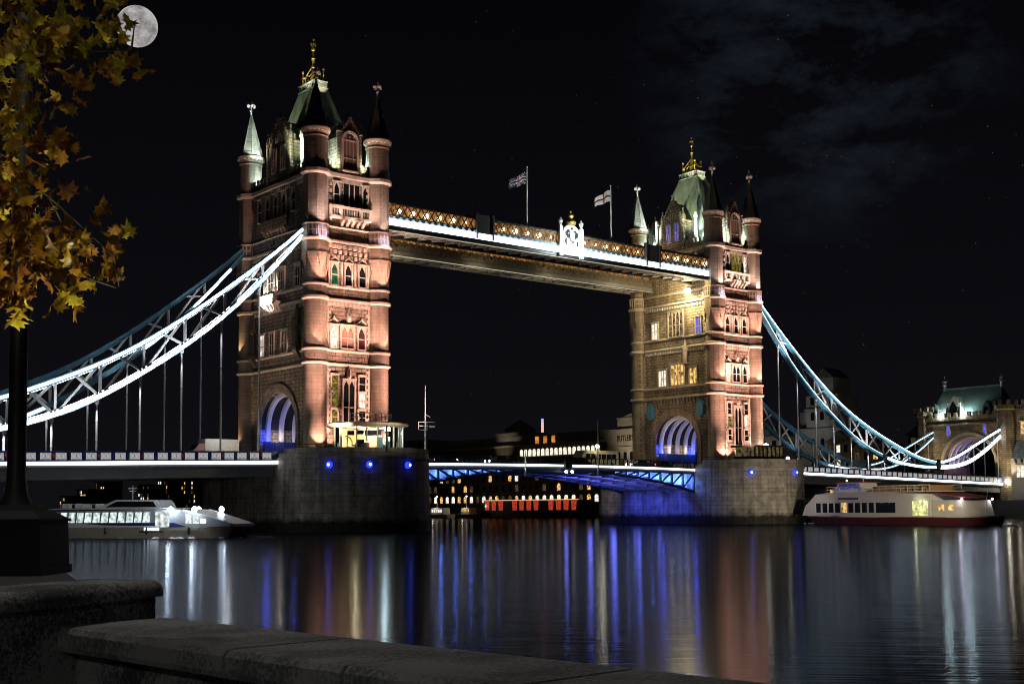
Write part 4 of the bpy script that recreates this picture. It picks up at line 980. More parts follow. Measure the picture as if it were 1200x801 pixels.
# ------------------------------------------------------------------ bascules
M_BSOF = plain('bascule_soffit_paint', (0.42, 0.46, 0.55), 0.5)
def bascule(side, label):
    X = (lambda s: s) if side < 0 else (lambda s: 82.3 - s)     # s from tower centre
    T = thing('bascule_leaf', label, 'bascule', (X(10.8), 0, 8.9), 'bascule leaves')
    top = lambda s: 8.95 + 0.28 * (1 - ((41.1 - s) / 30.4) ** 2)
    zb_ = 5.6 if side < 0 else 5.1
    bot = lambda s: zb_ + (8.35 - zb_) * math.sin(min(1, (s - 10.7) / 30.4) * PI / 2) ** 0.85
    N = 11; ss = [10.75 + (41.05 - 10.75) * i / N for i in range(N + 1)]
    b = MB()
    for s0, s1 in zip(ss, ss[1:]):
        p = []
        for s in (s0, s1): p += [(X(s), -9.0, top(s) - 0.25), (X(s), 9.0, top(s) - 0.25), (X(s), 9.0, top(s) + 0.35), (X(s), -9.0, top(s) + 0.35)]
        b.poly(p, [(0, 1, 5, 4), (1, 2, 6, 5), (2, 3, 7, 6), (3, 0, 4, 7), (0, 3, 2, 1), (4, 5, 6, 7)])
    part('deck_slab', b, M_ASPH, T)
    for y in (-8.9, -3.0, 3.0, 8.9):
        b = MB()
        for k, (s0, s1) in enumerate(zip(ss, ss[1:])):
            b.beam((X(s0), y, bot(s0) + 0.15), (X(s1), y, bot(s1) + 0.15), 0.42, 0.34); b.beam((X(s0), y, top(s0) - 0.45), (X(s1), y, top(s1) - 0.45), 0.42, 0.36)
            if top(s0) - bot(s0) > 1.0:
                b.box(X(s0) - 0.14, X(s0) + 0.14, y - 0.16, y + 0.16, bot(s0), top(s0) - 0.3)
                if top(s1) - bot(s1) > 0.9: b.beam((X(s0), y, top(s0) - 0.5), (X(s1), y, bot(s1) + 0.2), 0.22, 0.24)
            else: b.box(min(X(s0), X(s1)), max(X(s0), X(s1)), y - 0.1, y + 0.1, min(bot(s0), bot(s1)), top(s0) - 0.3)
        part('truss_girder', b, M_BSIL if abs(y) > 5 else M_BSOF, T)
    b = MB()                                    # inner plate girder behind the near truss
    for s0, s1 in zip(ss, ss[1:]):
        if s0 < 30: b.prism([(X(s0), bot(s0) + 0.3), (X(s1) , bot(s1) + 0.3), (X(s1), top(s1) - 0.3), (X(s0), top(s0) - 0.3)], -7.35, -7.25, 'y')
    part('inner_web', b, M_WHITE, T)
    b = MB()
    for s in ss[1:]:
        for (ya, yb) in ((-8.7, -3.2), (-2.8, 2.8), (3.2, 8.7)): b.box(X(s) - 0.13, X(s) + 0.13, ya, yb, bot(s) + 0.05, min(bot(s) + 0.75, top(s) - 0.3))
    part('cross_girder', b, M_GREY, T)
    b = MB()
    for s0, s1 in zip(ss, ss[1:]):
        p = []
        for s in (s0, s1): z = min(bot(s) + 0.45, top(s) - 0.35); p += [(X(s), -8.6, z), (X(s), 8.6, z), (X(s), 8.6, z + 0.05), (X(s), -8.6, z + 0.05)]
        b.poly(p, [(0, 1, 5, 4), (1, 2, 6, 5), (2, 3, 7, 6), (3, 0, 4, 7), (0, 3, 2, 1), (4, 5, 6, 7)])
    part('soffit_plate', b, M_BSOF, T)
    for y in (-9.3, 9.3):
        b = MB()
        for s0, s1 in zip(ss, ss[1:]):
            b.beam((X(s0), y, top(s0) + 1.42), (X(s1), y, top(s1) + 1.42), 0.2, 0.12); b.beam((X(s0), y, top(s0) + 0.45), (X(s1), y, top(s1) + 0.45), 0.2, 0.12)
        n = 33
        for i in range(n + 1):
            s = 10.9 + 30.0 * i / n; w = 0.10 if i % 3 == 0 else 0.035
            b.box(X(s) - w, X(s) + w, y - 0.07, y + 0.07, top(s) + 0.4, top(s) + 1.42)
            if i < n and i % 3 != 0: b.beam((X(s), y, top(s) + 0.5), (X(s + 0.9), y, top(s) + 1.38), 0.04, 0.06); b.beam((X(s), y, top(s) + 1.38), (X(s + 0.9), y, top(s) + 0.5), 0.04, 0.06)
        part('parapet', b, M_DARK if y < 0 else M_GREY, T)
    b = MB()
    for s0, s1 in zip(ss, ss[1:]): b.beam((X(s0), -9.25, top(s0) + 0.12), (X(s1), -9.25, top(s1) + 0.12), 0.12, 0.30)
    part('light_strip', b, M_LEDDK, T)
    for y in (-6, 0, 6):
        lamp('SPOT', (X(11.6), y, 2.6), 60000 if side > 0 else 1200, (0.14, 0.17, 1.0), T, (X(21.5), y, 7.0), 27, 0.5, 0.2)
        if side > 0:
            for q, w in ((16.5, 110), (21.5, 220), (27.5, 240)): lamp('POINT', (X(q), y, bot(q) - 1.2), w, (0.17, 0.19, 1.0), T, size=0.3)
        lamp('POINT', (X(13.2), y, 7.2), 360 if side > 0 else 40, (0.08, 0.18, 1.0), T, size=0.2)
    for k in range(7):
        s = (12.4 if side > 0 else 14.6) + k * 2.75; w = (480 if side > 0 else 190) * (1 - k * 0.12)
        lamp('POINT', (X(s), -8.0, (top(s) + bot(s)) / 2), w, (0.10, 0.24, 1.0), T, size=0.15)
    if side > 0:
        for yy in (-5.0, 0.5, 5.0): lamp('SPOT', (X(14.0), yy, 4.6), 800, (0.05, 0.09, 1.0), T, (X(10.6), yy, 2.4), 120, 1.0, 0.3)
    return T
bascule(-1, 'bascule leaf joined to the pier with the kiosk, short blue-lit truss side')
bascule(1, 'bascule leaf joined to the pier beside the passenger boat, blue-lit underside showing')

# ------------------------------------------------------------------ on the piers
def kiosk():
    cx, cyy, z0, z1, r = -1.15, -16.55, 10.2, 13.5, 4.65
    T = thing('glass_kiosk', 'round lit glass kiosk with a flat overhanging roof on the pier end', 'kiosk', (cx, cyy, z0))
    b = MB(); b.lathe([(r + 0.1, z0), (r + 0.1, z0 + 0.14)], 40, (cx, cyy)); part('floor', b, M_GREY, T)
    b = MB(); b.lathe([(r + 0.2, z1), (r + 0.95, z1 + 0.32), (r + 1.0, z1 + 0.48), (r + 0.7, z1 + 0.62), (2.0, z1 + 0.78)], 48, (cx, cyy))
    part('roof', b, plain('kiosk_roof', (0.42, 0.36, 0.28), 0.6), T, True)
    P = lambda a, rr: (cx + rr * math.cos(math.radians(a)), cyy + rr * math.sin(math.radians(a)))
    b = MB()
    for i in range(24):
        a0, a1 = 170 + i * 8.4, 170 + (i + 1) * 8.4; p, q = P(a0, r - 0.05), P(a1, r - 0.05)
        b.poly([(p[0], p[1], z0 + 0.15), (q[0], q[1], z0 + 0.15), (q[0], q[1], z1), (p[0], p[1], z1)], [(0, 1, 2, 3)])
    part('glazing', b, M_CLEAR, T)
    for i in range(13):
        a = 170 + i * 16.8; p = P(a, r); part('mullion', MB().box(p[0] - 0.06, p[0] + 0.06, p[1] - 0.06, p[1] + 0.06, z0 + 0.14, z1), M_WEB, T)
    for a in (196, 268, 345): p = P(a, r + 0.45); part('column', MB().lathe([(0.13, z0), (0.13, z1 + 0.1)], 10, p), M_DARK if a == 268 else M_TRIM, T, True)
    b = MB(); b.box(cx - 3.6, cx + 3.6, cyy + 2.4, cyy + 2.65, z0 + 0.14, z1); b.box(cx - 0.15, cx + 0.05, cyy - 2.9, cyy + 2.4, z0 + 0.14, z1)
    part('inner_wall', b, plain('kiosk_cream_wall', (0.62, 0.52, 0.36), 0.7, 0, 0.1), T)
    b = MB()         # arched opening inside
    o = arc(cx - 2.1, z0 + 1.2, 1.6, 0, 180, 16); n_ = arc(cx - 2.1, z0 + 1.2, 1.15, 180, 0, 16); b.prism(o + n_, cyy + 1.9, cyy + 2.38, 'y')
    part('inner_arch', b, plain('kiosk_arch', (0.75, 0.52, 0.22), 0.6), T, True)
    mn = plain('sign_navy', (0.012, 0.016, 0.05), 0.4)
    for i, (a0, a1, za, zb) in enumerate(((203, 216, 12.35, 12.95), (221, 232, 12.45, 13.0), (234, 262, 12.3, 13.0), (219, 233, 11.2, 11.75))):
        b = MB(); p, q = P(a0, r - 0.14), P(a1, r - 0.14); b.beam((p[0], p[1], (za + zb) / 2), (q[0], q[1], (za + zb) / 2), 0.05, zb - za); part('sign_board', b, mn, T)
    for a in (288, 300, 312):
        p = P(a, r - 1.2); part('pendant_lamp', MB().lathe([(0.36, z1 - 0.42), (0.1, z1 - 0.12), (0.02, z1)], 12, p), M_LAMP, T, True)
    for (x, y, w, h, m) in ((0.9, -1.5, 0.9, 1.9, M_BLUE), (2.2, -2.4, 1.2, 1.3, plain('teal_counter', (0.05, 0.34, 0.33), 0.5)), (3.4, -0.6, 0.8, 2.0, M_WHITE), (1.9, 0.6, 1.5, 1.2, M_LEAD), (-2.6, -2.8, 1.6, 0.9, M_DARK), (-1.2, -1.6, 0.8, 1.0, M_RED)):
        b = MB(); b.box(cx + x - w / 2, cx + x + w / 2, cyy + y - 0.3, cyy + y + 0.3, z0 + 0.14, z0 + 0.14 + h); b.box(cx + x - w / 2 - 0.05, cx + x + w / 2 + 0.05, cyy + y - 0.36, cyy + y + 0.36, z0 + h + 0.143, z0 + h + 0.22); part('counter', b, m, T)
    b = MB()        # roof terrace rail
    pr = None
    for i in range(13):
        a = 200 + i * 14; p = P(a, 3.3 if i > 5 else 3.6); zt = z1 + 0.75
        b.tube((p[0], p[1], zt), (p[0], p[1], zt + 1.1), 0.05, 5)
        if pr: b.tube((pr[0], pr[1], zt + 1.1), (p[0], p[1], zt + 1.1), 0.05, 5); b.tube((pr[0], pr[1], zt + 0.6), (p[0], p[1], zt + 0.6), 0.03, 5)
        pr = p
    part('terrace_rail', b, M_WHITE, T)
    lamp('POINT', (cx - 2.4, cyy - 1.2, 13.0), 2000, (1, 0.78, 0.42), T, size=0.3)
    lamp('POINT', (cx + 2.3, cyy - 1.0, 13.0), 1300, (0.75, 1.0, 0.95), T, size=0.3)
    lamp('POINT', (cx + 4.0, cyy - 2.2, 12.9), 120, (1, 0.85, 0.5), T, size=0.2)
    lamp('AREA', (cx, cyy - 8.0, 12.4), 160, (1, 0.85, 0.6), T, (cx, cyy - 6.4, 13.9), size=5, sy=0.5)
kiosk()
def pier_cabin():
    cx, cyy, z0 = 80.6, -16.6, 10.2
    T = thing('pier_cabin', 'dark low cabin with glimmering windows at the foot of the farther tower', 'cabin', (cx, cyy, z0))
    b = MB(); b.prism([(cx - 4.6, cyy - 1.6), (cx + 2.4, cyy - 3.2), (cx + 4.7, cyy - 0.4), (cx + 4.2, cyy + 2.2), (cx - 4.6, cyy + 2.2)], z0, z0 + 1.1, 'z'); part('base', b, M_DARK, T)
    b = MB(); b.prism([(cx - 5.0, cyy - 1.9), (cx + 2.5, cyy - 3.6), (cx + 5.2, cyy - 0.5), (cx + 4.6, cyy + 2.5), (cx - 5.0, cyy + 2.5)], z0 + 2.7, z0 + 3.0, 'z'); part('roof', b, M_DARK, T)
    b = MB(); b.prism([(cx - 4.3, cyy - 1.4), (cx + 2.3, cyy - 2.9), (cx + 4.4, cyy - 0.3), (cx + 4.0, cyy + 2.0), (cx - 4.3, cyy + 2.0)], z0 + 1.1, z0 + 2.7, 'z')
    part('glazing', b, lit_glass('cabin_dim_glass', (0.8, 0.6, 0.25), 0.16, 1.6, 0.05), T)
    for k in range(9):
        t = k / 8; p = (cx - 4.5 + 6.9 * t, cyy - 1.5 - 1.6 * t); part('post', MB().box(p[0] - 0.09, p[0] + 0.09, p[1] - 0.09, p[1] + 0.09, z0 + 1.1, z0 + 2.7), M_DARK, T)
pier_cabin()
def rail(x0, y0, x1, y1, z, label):
    T = MB(); n = max(2, int(math.hypot(x1 - x0, y1 - y0) / 1.6))
    for i in range(n + 1): t = i / n; T.tube((x0 + (x1 - x0) * t, y0 + (y1 - y0) * t, z), (x0 + (x1 - x0) * t, y0 + (y1 - y0) * t, z + 1.1), 0.05, 6)
    for h in (0.4, 0.75, 1.1): T.tube((x0, y0, z + h), (x1, y1, z + h), 0.04, 6)
    tag(part('railing', T, M_DARK), label, 'railing', 'railings on the pier ends')
rail(72.6, -10.9, 76.2, -15.6, 10.2, 'dark railing beside the low cabin on the farther pier')
rail(-9.9, -12.4, -7.6, -15.4, 10.2, 'dark railing left of the round glass kiosk on the nearer pier')
def globe_lamp(x, y, z0, zt, label, w, r=0.42):
    T = thing('street_lamp', label, 'street lamp', (x, y, z0), 'globe lamps along the bridge')
    b = MB(); b.lathe([(0.22, z0), (0.2, z0 + 0.5), (0.08, z0 + 0.7), (0.06, zt - 0.5), (0.2, zt - 0.42), (0.2, zt - 0.36)], 10, (x, y)); part('post', b, M_DARK, T, True)
    part('globe', MB().ball((x, y, zt), r, 12), M_LAMP, T, True)
    lamp('POINT', (x, y, zt + r + 0.15), w, (1, 0.9, 0.72), T, size=0.3)
globe_lamp(66.2, 9.9, 9.3, 13.9, 'globe street lamp on the far bascule parapet beside the yellow-lit tower leg', 120, 0.36)
globe_lamp(86.9, -12.6, 10.2, 13.5, 'bright globe street lamp above the dark pier cabin', 160, 0.5)
globe_lamp(91.0, -14.2, 10.2, 11.3, 'low globe lamp on the pier rim beside the start of the far side span', 60, 0.32)
def mast(x, y, z0, zt, label, frame):
    T = thing('signal_mast', label, 'mast', (x, y, z0), 'signal masts on the bridge')
    b = MB(); b.lathe([(0.14, z0), (0.11, (z0 + zt) / 2), (0.06, zt)], 8, (x, y)); part('pole', b, M_WEB, T, True)
    if frame:
        b = MB(); zc = zt - 5.8
        for z in (zc - 0.5, zc + 0.05, zc + 0.6): b.tube((x - 1.15, y, z), (x + (1.7 if z > zc + 0.3 else 0.3), y, z), 0.05, 5)
        for xx in (x - 1.15, x + 0.3): b.tube((xx, y, zc - 0.5), (xx, y, zc + 0.6), 0.05, 5)
        b.tube((x, y, zc + 1.7), (x + 0.9, y, zc + 1.3), 0.05, 5); b.box(x + 0.7, x + 1.6, y - 0.12, y + 0.12, zc - 0.15, zc + 0.12)
        part('signal_frame', b, M_WEB, T)
        lamp('POINT', (x + 1.2, y - 1.5, zc + 1.0), 25, (1, 0.95, 0.85), T, size=0.2)
        lamp('SPOT', (x - 0.6, y - 2.0, z0 + 0.4), 300, (1, 0.95, 0.85), T, (x, y, zt - 3), 40, 0.8, 0.1)
    else:
        part('cross_arm', MB().tube((x - 0.45, y, z0 + 3.0), (x + 0.45, y, z0 + 3.0), 0.05, 5), M_WEB, T)
        lamp('SPOT', (x - 0.5, y - 2.0, z0 + 0.2), 260, (1, 0.95, 0.85), T, (x, y, zt - 2), 50, 0.8, 0.1)
mast(9.2, -15.6, 10.2, 20.0, 'tall signal mast with an open frame beside the round glass kiosk', True)
mast(47.9, -9.75, 7.9, 17.0, 'slim tall mast on the bascule side in front of the cream coach', False)
mast(32.4, -9.75, 7.6, 11.6, 'short slim mast on the bascule side left of its middle joint', False)
def joint_signal():
    T = thing('navigation_signal', 'dark box with two white lamps hanging at the middle of the bascules', 'signal', (41.1, -9.9, 9.0))
    part('housing', MB().box(40.5, 41.9, -10.1, -9.55, 9.0, 10.7).box(40.3, 42.1, -10.0, -9.6, 10.7, 10.85).box(40.7, 41.7, -10.0, -9.6, 8.4, 9.0), M_DARK, T)
    for x in (40.6, 41.9): part('lamp', MB().ball((x, -10.1, 8.35), 0.26, 10), M_LAMPW, T, True)
joint_signal()

# ------------------------------------------------------------------ vehicles
M_TYRE = plain('tyre_rubber', (0.02, 0.02, 0.02), 0.9)
M_HEAD = emis('headlight_glow', (1, 0.95, 0.85), 20); M_TAIL = emis('tail_light_glow', (1, 0.08, 0.08), 6)
def wheels(T, xs, y0, y1, z, r):
    for x in xs:
        for y in (y0, y1):
            w = part('wheel', MB().lathe([(r * 0.6, -0.12), (r, -0.1), (r, 0.1), (r * 0.6, 0.12)], 14), M_TYRE, T, True, (x, y, z + r)); w.rotation_euler = (PI / 2, 0, 0)
            sub('hub', MB().lathe([(r * 0.5, -0.13), (r * 0.55, 0.13)], 10).mesh('hub', M_GREY), w)
def box_truck():
    x, y, z = -16.6, -3.0, 9.0
    T = thing('box_truck', 'white box truck with a faded red cab waiting on the road deck by the archway', 'truck', (x, y, z))
    part('body', MB().prism([(x - 2.1, z + 0.75), (x + 2.9, z + 0.75), (x + 2.85, z + 3.1), (x + 2.6, z + 3.2), (x - 2.1, z + 3.2)], y - 1.1, y + 1.1, 'y'), M_WHITE, T)
    part('cab', MB().prism([(x - 3.9, z + 0.5), (x - 2.15, z + 0.5), (x - 2.15, z + 2.55), (x - 2.9, z + 2.55), (x - 3.5, z + 1.75), (x - 3.9, z + 1.5)], y - 1.0, y + 1.0, 'y'), plain('faded_red_cab', (0.42, 0.20, 0.19), 0.5), T)
    part('windscreen', MB().poly([(x - 3.53, y - 0.9, z + 1.75), (x - 2.95, y - 0.9, z + 2.5), (x - 2.95, y + 0.9, z + 2.5), (x - 3.53, y + 0.9, z + 1.75)], [(0, 1, 2, 3)]), M_GLASS, T)
    part('chassis', MB().box(x - 3.6, x + 2.8, y - 0.8, y + 0.8, z + 0.4, z + 0.72), M_DARK, T)
    wheels(T, (x - 3.0, x + 1.7), y - 0.95, y + 0.95, z + 0.0, 0.45)
    lamp('POINT', (x - 0.5, y - 4.5, z + 4.5), 320, (1, 0.97, 0.92), T, size=0.4)
box_truck()
def coach():
    x, y, z = 54.3, -2.4, 9.35
    T = thing('coach', 'cream single deck coach crossing the bascule by the slim mast', 'coach', (x, y, z))
    mc = plain('cream_coach_paint', (0.62, 0.54, 0.36), 0.4)
    part('body', MB().prism([(x - 4.2, z + 0.35), (x + 4.2, z + 0.35), (x + 4.2, z + 2.5), (x + 3.9, z + 2.95), (x - 3.6, z + 2.95), (x - 4.2, z + 2.0)], y - 1.2, y + 1.2, 'y'), mc, T)
    for k in range(6): part('window', MB().box(x - 3.4 + k * 1.2, x - 2.4 + k * 1.2, y - 1.23, y - 1.15, z + 1.45, z + 2.35), M_GLASS, T)
    part('windscreen', MB().poly([(x - 4.22, y - 1.0, z + 1.2), (x - 4.22, y + 1.0, z + 1.2), (x - 3.75, y + 1.0, z + 2.75), (x - 3.75, y - 1.0, z + 2.75)], [(0, 1, 2, 3)]), M_GLASS, T)
    wheels(T, (x - 2.7, x + 2.6), y - 1.1, y + 1.1, z, 0.48)
    lamp('POINT', (x - 1.0, y - 2.5, z + 4.2), 260, (1, 0.9, 0.6), T, size=0.3)
coach()
def car(x, y, z, d, col, label):
    T = thing('car', label, 'car', (x, y, z), 'cars crossing the bascules')
    mc = plain('car_paint_' + col[0], col[1], 0.3)
    F_ = lambda q: x + d * q
    pts = [(F_(-2.1), z + 0.3), (F_(2.1), z + 0.3), (F_(2.1), z + 0.75), (F_(1.2), z + 0.9), (F_(0.6), z + 1.42), (F_(-1.0), z + 1.45), (F_(-1.7), z + 0.95), (F_(-2.1), z + 0.9)]
    part('body', MB().prism(pts, y - 0.85, y + 0.85, 'y'), mc, T)
    for yy in (-0.865, 0.855): part('side_window', MB().prism([(F_(-1.4), z + 0.97), (F_(0.95), z + 0.97), (F_(0.5), z + 1.36), (F_(-0.95), z + 1.38)], y + yy, y + yy + 0.01, 'y'), M_GLASS, T)
    for yy in (-0.6, 0.6):
        part('headlight', MB().ball((F_(2.1), y + yy, z + 0.68), 0.17, 8), M_HEAD, T, True); part('tail_light', MB().ball((F_(-2.1), y + yy, z + 0.75), 0.12, 8), M_TAIL, T, True)
    wheels(T, (F_(-1.3), F_(1.3)), y - 0.8, y + 0.8, z, 0.31)
car(61.5, -5.2, 9.3, -1, ('silver', (0.4, 0.4, 0.42)), 'silver car with headlights on just behind the cream coach')
car(47.2, -5.4, 9.35, -1, ('black', (0.02, 0.02, 0.02)), 'black car with headlights on just ahead of the cream coach')
car(67.6, -5.0, 9.3, 1, ('maroon', (0.12, 0.02, 0.02)), 'maroon car showing red tail lights before the blue archway')
car(30.5, -5.2, 9.3, -1, ('grey', (0.15, 0.15, 0.16)), 'grey car on the bascule just left of the short slim mast')
car(20.0, -5.2, 9.3, 1, ('blue', (0.03, 0.06, 0.2)), 'blue car on the bascule nearest the round glass kiosk')

# ------------------------------------------------------------------ boats
def hull_mesh(L, Wd, D, bow, sheer=0.25, fore=0.55):
    """x forward; waterline at z=0"""
    b = MB(); n = 18; rows = []
    for i in range(n + 1):
        t = i / n; x = -L / 2 + L * t
        w = Wd / 2 * (1 - max(0, (t - fore) / (1 - fore)) ** 2.2 * 0.97) * (0.9 + 0.1 * min(1, t * 6))
        zt = D + sheer * max(0, (t - 0.5) * 2) ** 2
        rows.append([(x, -w, zt), (x + (bow * t ** 6) * -0.6, -w * 0.82, 0.0), (x - bow * t ** 6, -w * 0.5, -0.9), (x - bow * t ** 6, w * 0.5, -0.9), (x + (bow * t ** 6) * -0.6, w * 0.82, 0.0), (x, w, zt)])
    pts = [p for r_ in rows for p in r_]; f = []
    for i in range(n):
        for j in range(5): f.append((i * 6 + j, (i + 1) * 6 + j, (i + 1) * 6 + j + 1, i * 6 + j + 1))
        f.append((i * 6 + 5, (i + 1) * 6 + 5, (i + 1) * 6, i * 6))
    f.append((0, 1, 2, 3, 4, 5)); f.append(tuple(n * 6 + j for j in (5, 4, 3, 2, 1, 0)))
    return b.poly(pts, f)
def placed(T):      # parts of a boat are modelled about its own middle
    return lambda name, mb, mat, smooth=False, parent=None: bpart(name, mb, mat, parent or T, smooth)
def bpart(name, mb, mat, parent, smooth):
    o = bpy.data.objects.new(name, mb.mesh(name, mat, smooth)); COL.objects.link(o); o.parent = parent; WM[o.name] = Matrix(); return o
def blamp(T, kind, loc, w, col, **k):
    o = lamp(kind, loc, w, col, None, **k); o.parent = T; return o
M_BOATW = plain('boat_cream_paint', (0.52, 0.49, 0.43), 0.45, 0, 0.08, 0.8)
M_BOATM = plain('boat_maroon_hull', (0.10, 0.02, 0.025), 0.4)
def passenger_boat():
    p0, p1 = Vector((83.2, -24.6, WZ)), Vector((73.0, -64.0, WZ)); d = p0 - p1; L = d.length
    T = thing('passenger_boat', 'white two deck passenger boat with maroon hull passing beside the farther pier', 'boat', (p0 + p1) / 2)
    T.rotation_euler = (0, 0, math.atan2(d.y, d.x)); T.scale = (1, 1, 1.1); P = placed(T); h = L / 2
    P('hull', hull_mesh(L, 7.0, 1.15, 2.0, 0.5, 0.62), M_BOATM)
    P('rubbing_strake', MB().prism([(-h + .1, -3.35), (h * .3, -3.55), (h * .7, -2.7), (h * .97, -0.5), (h * .97, 0.5), (h * .7, 2.7), (h * .3, 3.55), (-h + .1, 3.35)], 1.1, 1.32, 'z'), M_BOATW)
    # saloon side profile (x,z), raked front
    prof = [(-h * 0.60, 1.3), (h * 0.88, 1.3), (h * 0.84, 2.7), (h * 0.75, 3.8), (h * 0.70, 4.5), (-h * 0.10, 4.55), (-h * 0.60, 4.3)]
    P('saloon', MB().prism(prof, -3.2, 3.2, 'y'), M_BOATW)
    P('stern_house', MB().prism([(-h * 0.92, 1.3), (-h * 0.602, 1.3), (-h * 0.602, 3.4), (-h * 0.88, 3.4)], -2.9, 2.9, 'y'), M_BOATW)
    P('upper_deck', MB().box(-h * 0.62, h * 0.58, -3.3, 3.3, 4.55, 4.68), M_BOATW)
    # starboard is the side towards the viewer: local -y or +y
    for sd in (-1, 1):
        for k in range(12):
            x = h * 0.70 - k * 1.62
            if x < -h * 0.22: break
            m = M_WRM if k == 4 else M_GLASS
            b = MB(); b.box(x - 1.25, x - 0.08, sd * 3.2 - 0.03, sd * 3.2 + 0.03, 1.75, 3.15); o = P('window', b, m)
            P('window_frame', MB().box(x - 0.08, x, sd * 3.2 - 0.06, sd * 3.2 + 0.06, 1.7, 3.2), M_WHITE, False)
        P('rear_window', MB().prism([(-h * 0.22, 1.75), (-h * 0.05, 1.75), (-h * 0.05, 3.1), (-h * 0.19, 3.1)], sd * 3.2 - 0.035, sd * 3.2 + 0.035, 'y'), M_GLASS)
        P('name_board', MB().box(h * 0.18, h * 0.42, sd * 3.2 - 0.05, sd * 3.2 + 0.05, 3.6, 3.95), M_BOATM)
        for x in (-h * 0.70, -h * 0.79): P('porthole', MB().box(x - 0.55, x + 0.55, sd * 2.9 - 0.03, sd * 2.9 + 0.03, 2.0, 2.8), M_WRM)
        b = MB()
        b.tube((-h * 0.6, sd * 3.1, 5.5), (h * 0.56, sd * 3.1, 5.5), 0.04, 5); b.tube((-h * 0.6, sd * 3.1, 5.1), (h * 0.56, sd * 3.1, 5.1), 0.03, 5)
        for k in range(16): x = -h * 0.6 + k * h * 1.16 / 15; b.tube((x, sd * 3.1, 4.65), (x, sd * 3.1, 5.5), 0.03, 5)
        P('deck_rail', b, M_WHITE)
        b = MB(); P('gangway_recess', MB().box(-h * 0.58, -h * 0.42, sd * 3.2 - 0.05, sd * 3.2 + 0.04, 1.35, 3.3), lit_glass('gangway_yellow', (0.95, 0.95, 0.40), 1.2, 1.6, 0.3))
    for k in range(3): P('front_window', MB().poly([(h * 0.865, -2.6 + k * 1.8, 1.7), (h * 0.865, -1.2 + k * 1.8, 1.7), (h * 0.81, -1.2 + k * 1.8, 2.55), (h * 0.81, -2.6 + k * 1.8, 2.55)], [(0, 1, 2, 3)]), M_GLASS)
    wh = P('wheelhouse', MB().prism([(h * 0.22, 4.68), (h * 0.58, 4.68), (h * 0.50, 6.1), (h * 0.24, 6.1)], -1.7, 1.7, 'y'), M_WHITE)
    P('roof', MB().box(h * 0.20, h * 0.52, -1.9, 1.9, 6.1, 6.24), M_RED, False, wh)
    for sd in (-1, 1): P('pane', MB().prism([(h * 0.25, 5.2), (h * 0.53, 5.2), (h * 0.49, 5.95), (h * 0.26, 5.95)], sd * 1.7 - 0.03, sd * 1.7 + 0.03, 'y'), M_GLASS, False, wh)
    P('deck_bench', MB().box(-h * 0.15, h * 0.15, -1.5, 1.5, 4.68, 5.1).box(-h * 0.15, h * 0.15, -0.1, 0.1, 5.1, 5.6), plain('bench_wood', (0.35, 0.2, 0.09), 0.7))
    P('stern_awning', MB().prism([(-h * 0.95, 3.6), (-h * 0.62, 4.3), (-h * 0.62, 4.42), (-h * 0.95, 3.72)], -3.0, 3.0, 'y'), plain('awning_maroon', (0.2, 0.04, 0.05), 0.8))
    for xx in (-0.5, -0.3, 0.0, 0.3, 0.55):
        for sd in (-1, 1): P('life_ring', MB().lathe([(0.24, 0.0), (0.36, -0.07), (0.36, 0.07), (0.24, 0.01)], 12), M_RED, True)
        for sd, o_ in ((-1, -2), (1, -1)): q = T.children[o_]; q.location = (h * xx, sd * 3.18, 5.2); q.rotation_euler = (PI / 2, 0, 0)
    P('mast', MB().lathe([(0.1, 6.24), (0.05, 8.2)], 8, (h * 0.3, 0)).beam((h * 0.3, -0.8, 7.4), (h * 0.3, 0.8, 7.4), 0.08, 0.08), M_WHITE)
    P('funnel', MB().lathe([(0.5, 4.68), (0.45, 5.7), (0.5, 5.75)], 12, (-h * 0.35, 0)), M_BOATM, True)
    for k in range(6): P('upper_deck_seat', MB().box(-h * 0.55 + k * 1.4, -h * 0.55 + k * 1.4 + 0.5, -2.4, 2.4, 4.68, 5.1).box(-h * 0.55 + k * 1.4, -h * 0.55 + k * 1.4 + 0.08, -2.4, 2.4, 5.1, 5.5), MATS['bench_wood'])
    P('flagstaff', MB().tube((-h * 0.97, 0, 1.3), (-h * 1.0, 0, 4.6), 0.05, 6), M_WHITE)
    P('stern_lamp', MB().ball((-h * 0.9, 2.9, 3.5), 0.16, 8).ball((-h * 0.9, -2.9, 3.5), 0.16, 8), M_LAMPW)
    P('wheelhouse_lamp', MB().ball((h * 0.5, 0, 6.5), 0.14, 8), M_LAMPW)
    # own deck lights, and an unseen key light added over the river
    for sd in (-1, 1): blamp(T, 'POINT', (-h * 0.5, sd * 4.2, 3.2), 60, (1, 1, 0.6), size=0.2); blamp(T, 'POINT', (-h * 0.9, sd * 3.4, 3.4), 70, (1, 0.9, 1), size=0.2)
    lamp('SPOT', (46, -78, 9), 34000, (1, 0.86, 0.62), None, (78, -43, 2.5), 44, 0.9, 0.5)
    return T
passenger_boat()
